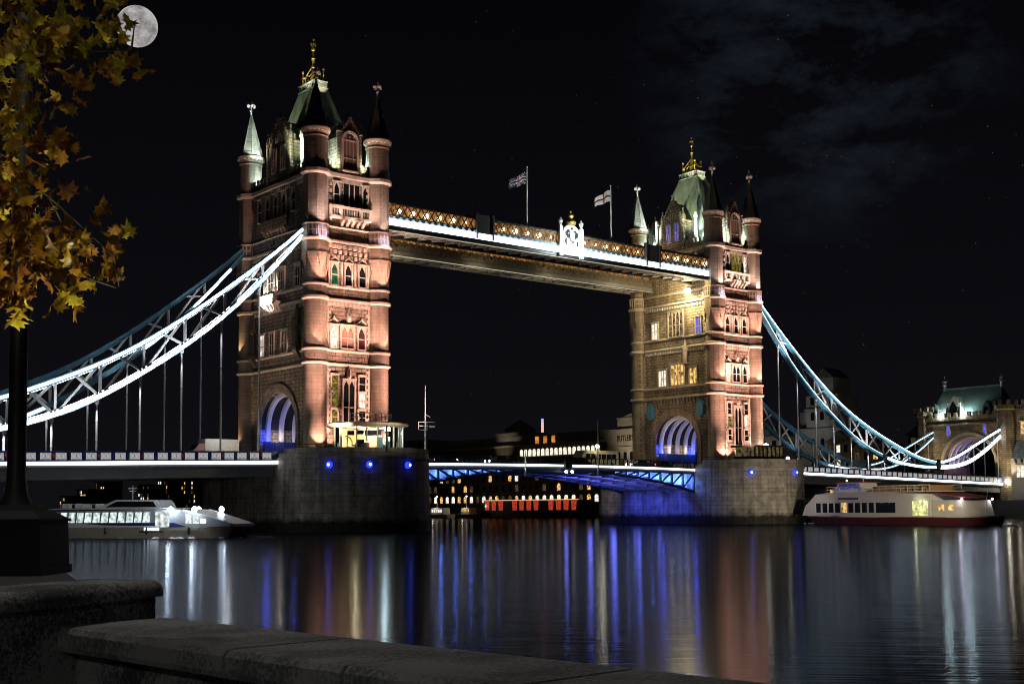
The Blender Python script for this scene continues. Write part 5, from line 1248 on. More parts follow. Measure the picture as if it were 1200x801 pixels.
def river_bus():
    p0, p1 = Vector((-28.6, -34.8, WZ)), Vector((-45.0, -10.8, WZ)); d = p0 - p1; L = d.length; h = L / 2
    T = thing('river_bus', 'low modern river bus with a glazed cabin and dazzling white deck lamps', 'boat', (p0 + p1) / 2)
    T.rotation_euler = (0, 0, math.atan2(d.y, d.x)); T.scale = (1, 1, 1.22); P = placed(T)
    mg = plain('catamaran_grey', (0.42, 0.39, 0.33), 0.4, 0.1); mb = plain('livery_dark_blue', (0.02, 0.03, 0.14), 0.35); mw = plain('livery_white', (0.7, 0.72, 0.72), 0.3)
    for sd in (-1, 1):
        b = hull_mesh(L * 0.98, 1.9, 0.95, 1.4, 0.1, 0.7); b.v = [(x, y + sd * 2.1, z) for x, y, z in b.v]; P('hull', b, mg)
    P('deck', MB().box(-h * 0.97, h * 0.72, -3.0, 3.0, 0.72, 0.97), mg)
    prof = [(-h * 0.60, 1.0), (h * 0.96, 1.0), (h * 0.98, 1.25), (h * 0.72, 2.15), (h * 0.60, 2.55), (h * 0.15, 2.62), (-h * 0.50, 2.6), (-h * 0.62, 2.0)]
    P('cabin', MB().prism(prof, -2.75, 2.75, 'y'), plain('livery_pale', (0.36, 0.38, 0.42), 0.35))
    for sd in (-1, 1): P('blue_band', MB().prism([(-h * 0.60, 1.0), (h * 0.62, 1.0), (h * 0.5, 1.38), (-h * 0.60, 1.38)], sd * 2.752 - 0.012, sd * 2.752 + 0.012, 'y'), mb)
    P('canopy', MB().prism([(-h * 0.62, 2.62), (h * 0.55, 2.62), (h * 0.42, 2.74), (-h * 0.55, 2.74)], -2.85, 2.85, 'y'), mw)
    for sd in (-1, 1):
        for k in range(11):
            x = -h * 0.50 + k * h * 0.073
            P('window', MB().prism([(x, 1.42), (x + h * 0.06, 1.42), (x + h * 0.066, 2.35), (x + h * 0.012, 2.35)], sd * 2.75 - 0.03, sd * 2.75 + 0.03, 'y'), lit_glass('river_bus_pane', (0.78, 0.95, 0.92), 1.3, 2.2, 0.2))
        P('side_stripe', MB().prism([(-h * 0.62, 1.0), (h * 0.35, 1.0), (h * 0.35, 1.12), (-h * 0.1, 1.18), (-h * 0.3, 1.36), (-h * 0.60, 1.36)], sd * 2.76 - 0.03, sd * 2.76 + 0.03, 'y'), mw)
        P('door', MB().box(h * 0.34, h * 0.46, sd * 2.77 - 0.04, sd * 2.77 + 0.04, 1.0, 2.4), lit_glass('door_white', (0.9, 1, 1), 1.1, 1.6, 0.25))
        for k, x in enumerate((0.60, 0.66, 0.72)): P('bow_window', MB().prism([(h * x, 1.3), (h * (x + 0.05), 1.3), (h * (x + 0.045), 2.1 - k * 0.2), (h * x, 2.2 - k * 0.2)], sd * 2.77 - 0.03, sd * 2.77 + 0.03, 'y'), lit_glass('bow_white', (0.9, 1, 1), 1.6, 1.5, 0.3))
        P('bow_frame', MB().beam((h * 0.58, sd * 2.8, 2.5), (h * 0.98, sd * 2.3, 1.2), 0.1, 0.22), mw)
        for x in (0.48, 0.68):
            P('deck_lamp', MB().ball((h * x, sd * 2.95, 2.55), 0.30, 10), emis('boat_flood_glow', (0.75, 0.88, 1), 14), True)
            blamp(T, 'POINT', (h * x, sd * 3.5, 2.6), 170, (0.75, 0.88, 1), size=0.2)
        P('rub_rail', MB().box(h * 0.22, h * 0.42, sd * 3.06 - 0.05, sd * 3.06 + 0.05, 0.55, 0.66), M_DARK)
        b = MB(); b.box(h * 0.26, h * 0.30, sd * 3.07 - 0.03, sd * 3.07 + 0.03, 0.75, 0.95).box(h * 0.31, h * 0.38, sd * 3.07 - 0.03, sd * 3.07 + 0.03, 0.75, 0.95); P('side_marker', b, M_LAMPW)
    up = P('wheelhouse', MB().prism([(-h * 0.22, 2.74), (h * 0.34, 2.74), (h * 0.30, 3.45), (-h * 0.06, 3.5)], -1.6, 1.6, 'y'), mw)
    for sd in (-1, 1): P('pane', MB().prism([(-h * 0.15, 2.82), (h * 0.30, 2.82), (h * 0.27, 3.32), (-h * 0.05, 3.34)], sd * 1.6 - 0.03, sd * 1.6 + 0.03, 'y'), M_GLASS, False, up)
    b = MB()
    for k in range(9):
        x = -h * 0.95 + k * h * 0.04
        for sd in (-1, 1): b.tube((x, sd * 2.8, 0.97), (x, sd * 2.8, 1.85), 0.03, 5)
    for sd in (-1, 1): b.tube((-h * 0.95, sd * 2.8, 1.85), (-h * 0.62, sd * 2.8, 1.85), 0.04, 5); b.tube((-h * 0.95, sd * 2.8, 1.4), (-h * 0.62, sd * 2.8, 1.4), 0.03, 5)
    P('stern_rail', b, M_WHITE)
    P('roof_fascia', MB().prism([(-h * 0.70, 2.44), (h * 0.12, 2.56), (h * 0.12, 2.66), (-h * 0.66, 2.66)], -2.80, 2.80, 'y'), mb)
    P('mast', MB().lathe([(0.09, 3.4), (0.05, 4.9)], 8, (h * 0.02, 0)).beam((h * 0.02, -0.6, 4.3), (h * 0.02, 0.6, 4.3), 0.08, 0.08).box(h * 0.02 - 0.5, h * 0.02 + 0.5, -0.12, 0.12, 4.5, 4.62), mw)
    for xx in (-0.36, -0.48): [P('life_raft', MB().tube((h * xx - 0.5, yy, 2.95), (h * xx + 0.5, yy, 2.95), 0.24, 10), mw) for yy in (-1.9, 1.9)]
    for k in range(5):
        for sd in (-1, 1): P('fender', MB().lathe([(0.05, 0.35), (0.14, 0.45), (0.14, 0.9), (0.05, 1.0)], 8, (-h * 0.8 + k * h * 0.36, sd * 3.12)), M_DARK, True)
    b = MB()
    for sd in (-1, 1):
        b.tube((-h * 0.5, sd * 2.6, 3.1), (-h * 0.24, sd * 2.6, 3.1), 0.03, 5)
        for k in range(5): b.tube((-h * 0.5 + k * h * 0.065, sd * 2.6, 2.74), (-h * 0.5 + k * h * 0.065, sd * 2.6, 3.1), 0.025, 5)
    P('roof_rail', b, M_WHITE)
    P('stern_wing', MB().prism([(-h * 0.72, 1.0), (-h * 0.62, 1.0), (-h * 0.58, 2.1), (-h * 0.66, 1.7)], -2.7, 2.7, 'y'), mw)
    for sd in (-1, 1): blamp(T, 'POINT', (-h * 0.8, sd * 3.2, 2.4), 40, (1, 0.95, 0.85), size=0.2)
    lamp('SPOT', (-52, -52, 7), 4200, (1, 0.95, 0.88), None, (-36, -24, 1.0), 45, 0.9, 0.4)
river_bus()
def wake(pts, w, name):
    """low churned crests beside a moving hull"""
    b = MB(); r2 = random.Random(3)
    for (x, y), (x2, y2) in zip(pts, pts[1:]):
        for k in range(14):
            t = r2.random(); px, py = x + (x2 - x) * t + r2.uniform(-w, w), y + (y2 - y) * t + r2.uniform(-w, w)
            s = r2.uniform(0.2, 0.7); b.lathe([(s, WZ - 0.02), (s * 0.6, WZ + 0.06 + 0.1 * r2.random()), (0.05, WZ + 0.16)], 6, (px, py))
    o = part(name, b, plain('wake_foam', (0.55, 0.55, 0.57), 0.9)); o['kind'] = 'stuff'; o['label'] = 'white churned water along the moving boats'; o['category'] = 'wake'
wake([(82.5, -25), (80.5, -36), (76.5, -52), (73.5, -66), (71, -72)], 0.9, 'wake_foam')
wake([(-46, -13), (-39, -24), (-31.5, -35), (-27.0, -38)], 0.5, 'wake_foam')

# ------------------------------------------------------------------ gatehouse at the far end
def gatehouse():
    x = 174.0
    T = thing('gatehouse', 'stone gatehouse with pale green hipped roof at the far end of the bridge', 'gatehouse', (x + 5, 0, 6))
    def arch(y0, y1, zt):
        a = arc(0, 0, 1, 0, 180, 20)
        return [(y0, 2), (y0, zt), (y1, zt), (y1, 2), (5.9, 2)] + [(-0.6 + 6.5 * c, 12.2 + 6.2 * s) for c, s in a] + [(-7.1, 2)]
    part('wall', MB().prism(arch(-10.2, 11.4, 22.4), x, x + 11, 'x'), M_ABUT, T)
    b = MB(); b.box(x - 0.25, x, -10.0, 11.2, 21.2, 21.6); b.box(x - 0.3, x + 0.3, -10.0, 11.2, 22.403, 23.2)
    for k in range(13): b.box(x - 0.3, x + 0.3, -9.6 + k * 1.65, -8.7 + k * 1.65, 23.2, 24.2)
    part('battlement', b, M_ABUT, T)
    for r0, r1, o in ((7.2, 6.85, 0.3), (6.85, 6.5, 0.15)):
        pts = arc(-0.6, 12.2, r0, 0, 180, 24); inn = arc(-0.6, 12.2, r1, 180, 0, 24); part('arch_moulding', MB().prism(pts + inn, x - o, x - 0.003, 'x'), M_TRIM, T, True)
    for k in range(5):
        xr = x + 1.5 + k * 1.9; pts = arc(-0.6, 12.2, 6.42, 0, 180, 24); inn = arc(-0.6, 12.2, 5.9, 180, 0, 24)
        part('vault_rib', MB().prism(pts + inn, xr - 0.3, xr + 0.3, 'x'), M_WHITE, T, True)
    lamp('POINT', (x + 2.5, 3.4, 13.0), 230, (0.7, 0.5, 1.0), T, size=0.2); lamp('POINT', (x + 6.5, 3.4, 13.0), 160, (0.5, 0.32, 1.0), T, size=0.2)
    b = MB(); b.frustum((x + 0.7, x + 10.3, -8.6, 11.0), 22.4, (x + 5.4, x + 5.8, -6.3, 8.6), 30.2); part('roof', b, plain('green_copper_slate', (0.20, 0.27, 0.25), 0.6, 0, 0.15, 0.8), T)
    part('ridge', MB().box(x + 5.3, x + 5.9, -6.3, 8.6, 30.1, 30.5), M_LEAD, T)
    for y in (-6.2, 8.5): part('finial', MB().lathe([(0.45, 29.6), (0.3, 31.0), (0.6, 31.3), (0.35, 31.9), (0.6, 32.2), (0.2, 32.7), (0.05, 33.5)], 8, (x + 5.6, y)), M_FIN, T, True)
    o = part('dormer', MB().prism([(1.7, 22.4), (4.9, 22.4), (4.9, 25.4), (3.3, 28.2), (1.7, 25.4)], x + 0.5, x + 5.0, 'x'), M_TRIM, T)
    b = MB(); b.prism([(2.3, 23.6), (4.3, 23.6), (4.3, 25.3), (3.3, 27.0), (2.3, 25.3)], x + 0.4, x + 0.49, 'x'); sub('pane', b.mesh('pane', M_GLASS), o)
    b = MB()
    for s in (1.55, 5.05): b.lathe([(0.22, 22.4), (0.22, 26.2), (0.34, 26.4), (0.05, 27.2)], 6, (x + 0.4, s))
    sub('pinnacle', b.mesh('pinnacle', M_TRIM), o)
    for y in (8.6, -4.6):
        o = part('small_dormer', MB().prism([(y - 0.9, 23.0), (y + 0.9, 23.0), (y + 0.9, 25.2), (y, 26.6), (y - 0.9, 25.2)], x + 1.2, x + 4.4, 'x'), M_LEAD, T)
        sub('pane', MB().box(x + 1.12, x + 1.19, y - 0.5, y + 0.5, 23.6, 25.1).mesh('pane', M_GLASS), o)
    for y in (6.1, 0.5):
        part('flood_globe', MB().ball((x + 0.4, y, 23.9), 0.55, 10), M_LAMPW, T, True)
        lamp('POINT', (x + 3.4, y * 1.4 - 7.6, 24.6), 300, CYAN, T, size=0.3)
        lamp('POINT', (x - 0.6, y, 23.5), 450, (0.85, 1, 0.95), T, size=0.3); lamp('POINT', (x + 1.0, y, 25.0), 350, CYAN, T, size=0.3)
    for y in (4.4, -4.9): window(T, (x, y, 18.9), SIDE, 0.75, 2.0, 1, 'square', M_BLUP)
    for (y, r, zt) in ((11.4, 1.9, 25.2), (-9.6, 2.3, 25.6)):
        b = MB(); b.lathe([(r, 2), (r, zt - 1.6), (r + 0.3, zt - 1.3), (r + 0.3, zt - 0.4)], 8, (x + 1.2, y), PI / 8)
        for k in range(8):
            a = k * PI / 4; b.box(x + 1.2 + (r + 0.1) * math.cos(a) - 0.42, x + 1.2 + (r + 0.1) * math.cos(a) + 0.42, y + (r + 0.1) * math.sin(a) - 0.42, y + (r + 0.1) * math.sin(a) + 0.42, zt - 0.4, zt + 0.7)
        part('turret', b, M_ABUT, T)
    for y in (8.6, 5.9, -4.0, -7.4): lamp('SPOT', (x - 4.5, y, 8.6), 1500, (1, 0.72, 0.36), T, (x, y, 18.0), 60, 0.9, 0.2)
    lamp('SPOT', (x - 3.5, -12.6, 8.0), 2200, (1, 0.8, 0.45), T, (x + 0.5, -9.5, 17.0), 70, 0.9, 0.2)
    lamp('POINT', (x - 1.2, -10.6, 7.8), 450, (1, 0.9, 0.65), T, size=0.3)
gatehouse()
def bank_lodge():
    T = thing('bank_lodge', 'stone lodge with battlements and lean-to slate roof right of the gatehouse', 'lodge', (178, -16, 3.6))
    b = MB(); b.box(175, 186, -22, -11.9, 2, 25.0)
    for k in range(7): b.box(174.8, 175.6, -21.8 + k * 1.5, -20.9 + k * 1.5, 25.0, 26.2)
    b.box(174.7, 186, -22.2, -11.85, 23.6, 24.2); part('wall', b, M_ABUT, T)
    part('lean_to_roof', MB().prism([(175, 17.0), (172.4, 12.6), (175, 12.6)], -22, -11.9, 'y'), M_SLATE, T)
    b = MB(); b.box(172.4, 175, -22, -11.9, 2, 12.0)
    for k in range(7): b.box(172.2, 172.8, -21.8 + k * 1.5, -20.9 + k * 1.5, 12.0, 12.9)
    part('lower_wall', b, M_STUCCO, T)
    window(T, (172.4, -14.1, 8.7), SIDE, 1.7, 2.4, 2, 'square', M_WHT); window(T, (175, -13.6, 18.6), SIDE, 0.9, 2.6, 1, 'square', M_WRM)
    lamp('POINT', (170.0, -14.8, 10.5), 220, (1, 0.82, 0.5), T, size=0.3); lamp('SPOT', (170.5, -14, 13), 900, (1, 0.75, 0.42), T, (175, -14, 21), 60, 0.9, 0.2)
bank_lodge()

# ------------------------------------------------------------------ south bank buildings
def bwin(T, x, y, z, w, h, mat, arched=True):
    key = ('b', w, h, mat.name, arched)
    if key not in WCACHE:
        pts = [(-w / 2, 0), (w / 2, 0), (w / 2, h * .75)] + ([(w / 2 * math.cos(a), h * .75 + h * .25 * math.sin(a)) for a in (0.5, 1.0, PI / 2, PI - 1.0, PI - 0.5)] if arched else [(w / 2, h), (-w / 2, h)]) + [(-w / 2, h * .75)]
        WCACHE[key] = MB().prism(pts, -0.12, 0.05, 'y').mesh('window', mat)
    return link('window', WCACHE[key], T, (x, y, z), SIDE)
def warehouse():
    x = 169.0
    T = thing('riverside_warehouse', 'long dark riverside warehouse with scattered lit windows seen under the bascules', 'warehouse', (x + 8, 160, 3.6))
    part('wall', MB().box(x, x + 20, 118.2, 214, 3, 22.5), M_BRICKD, T)
    part('parapet', MB().box(x - 0.25, x + 20, 118.1, 214, 22.502, 23.1).box(x - 0.3, x + 0.1, 118.1, 214, 17.6, 18.0), M_STUCCO, T)
    part('attic', MB().box(x + 2, x + 18, 118.2, 214, 23.102, 26.2), M_STUCCO, T)
    r2 = random.Random(8)
    dim = lit_glass('dim_amber_pane', (0.9, 0.6, 0.25), 0.10, 0.6)
    for k in range(27):
        y = 120.2 + k * 3.45
        for row, z in enumerate((4.5, 8.1, 11.4)):
            q = r2.random()
            if 166 < y < 174: m = M_GLASS if q < .6 else M_WRM
            elif row == 0: m = M_WHT if q < 0.5 else (M_WRM if q < 0.85 else dim)
            elif row == 1: m = M_WRM if q < 0.14 else dim if q < 0.3 else M_GLASS
            else: m = M_WHT if q < 0.16 else M_WRM if q < 0.3 else dim if q < 0.4 else M_GLASS
            bwin(T, x, y, z, 1.5, 2.2, m)
    lan = lit_glass('terrace_lantern_white', (1.0, 0.93, 0.72), 1.35, 0.9, 0.5)
    b = MB(); b.box(x - 1.6, x, 118.3, 157, 18.6, 18.9); part('terrace', b, M_STUCCO, T)
    for k in range(18):
        y = 119.4 + k * 2.12; bwin(T, x - 0.1, y, 19.2, 1.35, 2.3, lan)
    org = lit_glass('orange_attic_pane', (1.0, 0.36, 0.06), 0.9, 0.8, 0.4)
    for y in (150.0, 146.0, 142.0): bwin(T, x + 1.9, y, 23.3, 1.5, 2.2, org, False)
    return T
warehouse()
def wharf_building():
    x = 171.0
    T = thing('wharf_building', 'pale wharf building with a pediment and its name in large letters', 'wharf building', (x + 8, 96, 3.6))
    part('wall', MB().box(x, x + 18, 78, 117.5, 3, 26.0), M_STUCCO, T)
    part('pediment', MB().prism([(82, 26.003), (113.5, 26.003), (113.5, 29.3), (111.5, 29.6), (104, 31.2), (91.5, 31.2), (84, 29.6), (82, 29.3)], x + 0.6, x + 6, 'x').box(x + 0.3, x + 6, 82, 113.6, 29.0, 29.35), M_STUCCO, T)
    b = MB()
    for z in (20.2, 25.4): b.box(x - 0.4, x - 0.003, 78, 117.6, z, z + 0.5)
    part('cornice', b, M_STUCCO, T)
    for k in range(14): bwin(T, x, 80 + k * 2.7, 16.6, 1.3, 2.5, M_GLASS)
    cu = bpy.data.curves.new('lettering', 'FONT'); cu.body = 'BUTLERS WHARF'; cu.size = 2.5; cu.extrude = 0.08; cu.space_character = 1.15; cu.materials.append(plain('sign_letter_dark', (0.025, 0.022, 0.02), 0.7))
    tmp = bpy.data.objects.new('tmp', cu); COL.objects.link(tmp)
    me = bpy.data.meshes.new_from_object(tmp.evaluated_get(bpy.context.evaluated_depsgraph_get())); bpy.data.objects.remove(tmp)
    me.transform(Matrix.Scale(0.62, 4, (1, 0, 0))); me.transform(Matrix.Rotation(PI / 2, 4, 'X'))
    link('lettering', me, T, (x - 0.1, 113.0, 22.3), SIDE)
    lamp('SPOT', (x - 14, 104, 14), 9000, (1, 0.82, 0.55), T, (x, 104, 25), 90, 1, 0.5)
wharf_building()
def pyramid_house():
    x = 176.0; y = 164.5
    T = thing('pyramid_roof_block', 'pale block with a pyramid roof rising behind the warehouse', 'building', (x, y, 3.6))
    part('wall', MB().box(x - 6, x + 6, y - 6.2, y + 6.2, 26.3, 27.4).box(x - 4, x + 4, y - 3.2, y + 3.2, 27.403, 28.6), M_STUCCO, T)
    part('roof', MB().frustum((x - 4.4, x + 4.4, y - 3.5, y + 3.5), 28.602, (x - 0.2, x + 0.2, y - 0.2, y + 0.2), 32.0), M_STUCCO, T)
    lamp('SPOT', (x - 18, y, 16), 2600, (1, 0.85, 0.6), T, (x, y, 28), 50, 1, 0.5)
pyramid_house()
def light_mast():
    T = thing('light_mast', 'thin mast glowing red and blue above the warehouse roof', 'mast', (190, 166, 26))
    part('pole', MB().lathe([(0.2, 3.6), (0.15, 28.5)], 8, (190, 169.5)), M_DARK, T)
    part('red_tube', MB().lathe([(0.42, 28.5), (0.42, 31.8)], 8, (190, 169.5)), emis('red_tube_glow', (1, 0.22, 0.18), 2.4), T)
    part('blue_tube', MB().lathe([(0.42, 31.82), (0.42, 33.2)], 8, (190, 169.5)), emis('blue_tube_glow', (0.2, 0.25, 1), 2.2), T)
light_mast()
def far_block(x, y0, y1, zt, mat, label, rows, cols, lit, seed, roof=0, grp=None):
    T = thing('apartment_block', label, 'building', (x + 5, (y0 + y1) / 2, 3.6), grp)
    part('wall', MB().box(x, x + 12, y0, y1, 3, zt), mat, T)
    part('parapet', MB().box(x - 0.3, x + 12.3, y0 - 0.3, y1 + 0.3, zt + 0.003, zt + 0.6), mat, T)
    if roof: part('roof', MB().prism([(y0, zt + 0.603), (y1, zt + 0.603), ((y0 + y1) / 2, zt + 0.6 + roof)], x, x + 12, 'x'), M_SLATE, T)
    r2 = random.Random(seed)
    dim = lit_glass('dim_amber_pane', (0.9, 0.6, 0.25), 0.10, 0.6)
    for i in range(rows):
        for k in range(cols):
            z = 5.0 + (zt - 7.5) * i / max(1, rows - 1); y = y0 + (y1 - y0) * (k + 0.5) / cols
            q = r2.random(); m = (M_WHT if q < lit * 0.45 else M_WRM) if q < lit else (dim if q < lit * 1.6 else M_GLASS)
            bwin(T, x, y, z, min(1.4, (y1 - y0) / cols * 0.45), 1.8, m, False)
    return T
far_block(172, 215, 262, 27.0, M_STUCCO, 'flat roofed pale block behind the signal mast with one lit window', 3, 9, 0.05, 4)
# brewhouse: stepped white tower
def brewhouse():
    x = 178
    T = thing('brewhouse', 'stepped pale brewhouse tower seen dimly through the teal-lit chain', 'brewhouse', (x + 5, 44, 3.6))
    mb_ = plain('brewhouse_render', (0.34, 0.34, 0.33), 0.85, 0, 0.25, 0.25)
    part('wall', MB().box(x, x + 12, 37.5, 53, 3, 23).box(x, x + 9, 38.5, 48.5, 23.003, 31.5).box(x + 1, x + 8, 40.5, 47, 31.503, 36.0).box(x + 1.5, x + 4, 48.6, 51.8, 23.003, 27.5), mb_, T)
    part('cornice', MB().box(x - 0.4, x + 9.3, 38.1, 48.9, 27.6, 28.1).box(x - 0.4, x + 12.2, 37.1, 53.3, 22.4, 22.9), mb_, T)
    part('roof', MB().prism([(40.3, 36.003), (47.2, 36.003), (43.7, 38.8)], x + 1, x + 8, 'x'), M_SLATE, T)
    for z in (8, 13, 18, 25, 29): 
        for y in (40.5, 43.5, 46.5): bwin(T, x, y, z, 1.1, 2.2, M_GLASS)
    lamp('SPOT', (x - 18, 38, 11), 3000, (0.95, 0.95, 0.9), T, (x, 44, 29), 60, 1, 0.5)
brewhouse()
far_block(171, 52, 66, 20.5, M_STUCCO, 'pale gabled riverside house left of the brewhouse tower', 3, 4, 0.1, 5, 3.0, 'riverside houses')
far_block(171.5, 30.5, 37.2, 18.5, M_BRICKD, 'brick riverside house right of the brewhouse tower', 4, 3, 0.3, 9, 2.5, 'riverside houses')
far_block(172, 22, 30, 16.5, M_BRICKD, 'lower brick riverside house with lit windows behind the hangers', 3, 3, 0.45, 12, 2.0, 'riverside houses')
far_block(190, 9, 26, 20.5, M_BRICKD, 'dark house with a steep gable beside the gatehouse', 3, 5, 0.25, 15, 5.5, 'riverside houses')
lamp('SPOT', (158, 55, 8), 2500, (1, 0.92, 0.8), None, (172, 56, 18), 80, 1, 0.5)
lamp('SPOT', (160, 28, 8), 1200, (1, 0.85, 0.6), None, (172, 30, 12), 90, 1, 0.5)
# far reach of the river, seen under the nearer side span
P_ = lambda px, d, z: (lambda v: (v.x, v.y))(at(px, 590, d))
for i, (px0, px1, ytop, d, rows, cols, lit, label) in enumerate((
        (66, 84, 580, 800, 3, 5, 0.22, 'low distant block beyond the stern of the river bus'),
        (86, 104, 572, 820, 5, 5, 0.30, 'mid height distant block left of the narrow lit tower'),
        (108, 126, 563, 840, 7, 4, 0.38, 'narrow distant tower block with many lit windows'),
        (158, 178, 567, 860, 6, 5, 0.28, 'distant block above the river bus cabin'),
        (181, 202, 556, 880, 7, 6, 0.30, 'tall stepped distant block above the river bus lamps'),
        (208, 233, 562, 860, 6, 6, 0.18, 'wide distant block nearest the dark pier side'))):
    x, y = P_((px0 + px1) / 2, d, 0); wd = (px1 - px0) * d / FPX / 0.63; zt = 2.6 + (597 - ytop) * d / FPX
    far_block(x, y - wd / 2, y + wd / 2, zt, plain('far_block_concrete', (0.08, 0.08, 0.085), 0.9), label, rows, cols, lit, 20 + i, 0, 'distant apartment blocks')
# floating restaurant and moored boats below the warehouse
def floating_restaurant():
    x, y0, y1 = 158.0, 116, 163
    T = thing('floating_restaurant', 'moored floating restaurant with glowing red drapes below the warehouse', 'boat', (x + 3, (y0 + y1) / 2, WZ))
    part('hull', MB().prism([(y0, 1.2), (y1, 1.2), (y1 - 1.5, WZ - 0.4), (y0 + 1.5, WZ - 0.4)], x, x + 7, 'x'), M_DARK, T)
    part('saloon', MB().box(x + 0.3, x + 6.7, y0 + 1, y1 - 1, 1.202, 5.0), M_DARK, T)
    part('roof_light', MB().box(x - 0.2, x + 0.28, y0 + 0.6, y1 - 0.6, 5.0, 5.25), emis('eaves_amber_glow', (1, 0.55, 0.2), 0.9), T)
    md = lit_glass('glowing_red_drape', (1.0, 0.10, 0.035), 0.6, 2.2, 0.25)
    for k in range(13):
        y = y0 + 2.6 + k * 3.45
        if k in (4, 9): continue
        part('drape', MB().prism([(y - 1.2, 4.9), (y + 1.2, 4.9), (y + 0.9, 2.0), (y - 0.9, 2.0)], x + 0.14, x + 0.28, 'x'), md, T)
floating_restaurant()
def moored_boat(x, y, L, label, m, lit):
    T = thing('moored_boat', label, 'boat', (x, y, WZ), 'boats moored below the warehouse')
    b = hull_mesh(L, 4.0, 1.2, 1.5); b.v = [(x - yy, y + xx, z + WZ) for xx, yy, z in b.v]; part('hull', b, m, T)
    part('cabin', MB().prism([(y - L * 0.35, 0.8), (y + L * 0.15, 0.8), (y + L * 0.10, 2.9), (y - L * 0.33, 2.9)], x - 1.4, x + 1.4, 'x'), M_BOATW, T)
    for k in range(5): part('window', MB().box(x - 1.46, x - 1.38, y - L * 0.30 + k * L * 0.08, y - L * 0.25 + k * L * 0.08, 1.5, 2.4), lit, T)
    part('mast', MB().lathe([(0.08, 2.9), (0.05, 6.5)], 6, (x, y)), M_WHITE, T)
    part('masthead_lamp', MB().ball((x, y, 6.6), 0.22, 8), M_LAMP, T)
    lamp('POINT', (x - 2.5, y - 1, 3.4), 130, (1, 0.85, 0.6), T, size=0.2)
moored_boat(150, 176, 15, 'white moored launch with lit cabin just right of the nearer pier', M_BOATW, M_WHT)
moored_boat(156, 168, 10, 'small dark moored boat left of the red draped restaurant', M_DARK, M_WRM)

# ------------------------------------------------------------------ moon
def moon():
    d = 9000.0; c = EYE + (FW + RT * ((160.5 - 600) / FPX) - UP * ((31 - 487.9) / FPX)).normalized() * d
    r = 22.2 / FPX * d * 0.985
    m, N, L, b = base_mat('moon_surface')
    g = N.new('ShaderNodeNewGeometry'); s = N.new('ShaderNodeVectorMath'); s.operation = 'SUBTRACT'; s.inputs[1].default_value = c; L.new(g.outputs['Position'], s.inputs[0])
    k = N.new('ShaderNodeVectorMath'); k.operation = 'SCALE'; k.inputs['Scale'].default_value = 1 / r; L.new(s.outputs[0], k.inputs[0])
    n = N.new('ShaderNodeTexNoise'); n.inputs['Scale'].default_value = 1.5; n.inputs['Detail'].default_value = 5; n.inputs['Roughness'].default_value = 0.55; L.new(k.outputs[0], n.inputs['Vector'])
    n2 = N.new('ShaderNodeTexNoise'); n2.inputs['Scale'].default_value = 7; n2.inputs['Detail'].default_value = 6; L.new(k.outputs[0], n2.inputs['Vector'])
    a = N.new('ShaderNodeMath'); a.operation = 'MULTIPLY_ADD'; a.inputs[1].default_value = 0.25; L.new(n2.outputs['Fac'], a.inputs[0]); L.new(n.outputs['Fac'], a.inputs[2])
    cr = N.new('ShaderNodeValToRGB'); cr.color_ramp.elements[0].position = 0.44; cr.color_ramp.elements[0].color = (0.20, 0.185, 0.19, 1); cr.color_ramp.elements[1].position = 0.78; cr.color_ramp.elements[1].color = (0.62, 0.59, 0.58, 1)
    L.new(a.outputs[0], cr.inputs[0]); b.inputs['Base Color'].default_value = (0, 0, 0, 1); L.new(cr.outputs[0], b.inputs['Emission Color']); b.inputs['Emission Strength'].default_value = 0.85
    o = part('moon', MB().ball((0, 0, 0), r, 48), m, None, True, tuple(c)); tag(o, 'full grey mottled moon partly hidden by the maple leaves', 'moon')
moon()

# ------------------------------------------------------------------ embankment wall, lamp post and maple beside the viewer
def granite(name, c1, c2):
    m, N, L, b = base_mat(name)
    g = N.new('ShaderNodeNewGeometry')
    v = N.new('ShaderNodeTexNoise'); v.inputs['Scale'].default_value = 48; v.inputs['Detail'].default_value = 3; L.new(g.outputs['Position'], v.inputs['Vector'])
    n = N.new('ShaderNodeTexNoise'); n.inputs['Scale'].default_value = 2.2; n.inputs['Detail'].default_value = 6; L.new(g.outputs['Position'], n.inputs['Vector'])
    a = N.new('ShaderNodeMath'); a.operation = 'MULTIPLY_ADD'; a.inputs[1].default_value = 1.3; L.new(n.outputs['Fac'], a.inputs[0]); L.new(v.outputs['Fac'], a.inputs[2])
    hv = N.new('ShaderNodeMath'); hv.operation = 'MULTIPLY'; hv.inputs[1].default_value = 0.5; L.new(a.outputs[0], hv.inputs[0])
    cr = N.new('ShaderNodeValToRGB'); cr.color_ramp.elements[0].position = 0.50; cr.color_ramp.elements[0].color = c1 + (1,); cr.color_ramp.elements[1].position = 0.64; cr.color_ramp.elements[1].color = c2 + (1,)
    L.new(hv.outputs[0], cr.inputs[0]); L.new(cr.outputs[0], b.inputs['Base Color']); b.inputs['Roughness'].default_value = 0.8
    bp = N.new('ShaderNodeBump'); bp.inputs['Strength'].default_value = 0.6; bp.inputs['Distance'].default_value = 0.01; L.new(a.outputs[0], bp.inputs['Height']); L.new(bp.outputs[0], b.inputs['Normal'])
    return m
M_GRAN = granite('speckled_granite', (0.07, 0.07, 0.07), (0.38, 0.38, 0.37))
M_COPE = granite('worn_coping_granite', (0.16, 0.16, 0.158), (0.40, 0.395, 0.385))
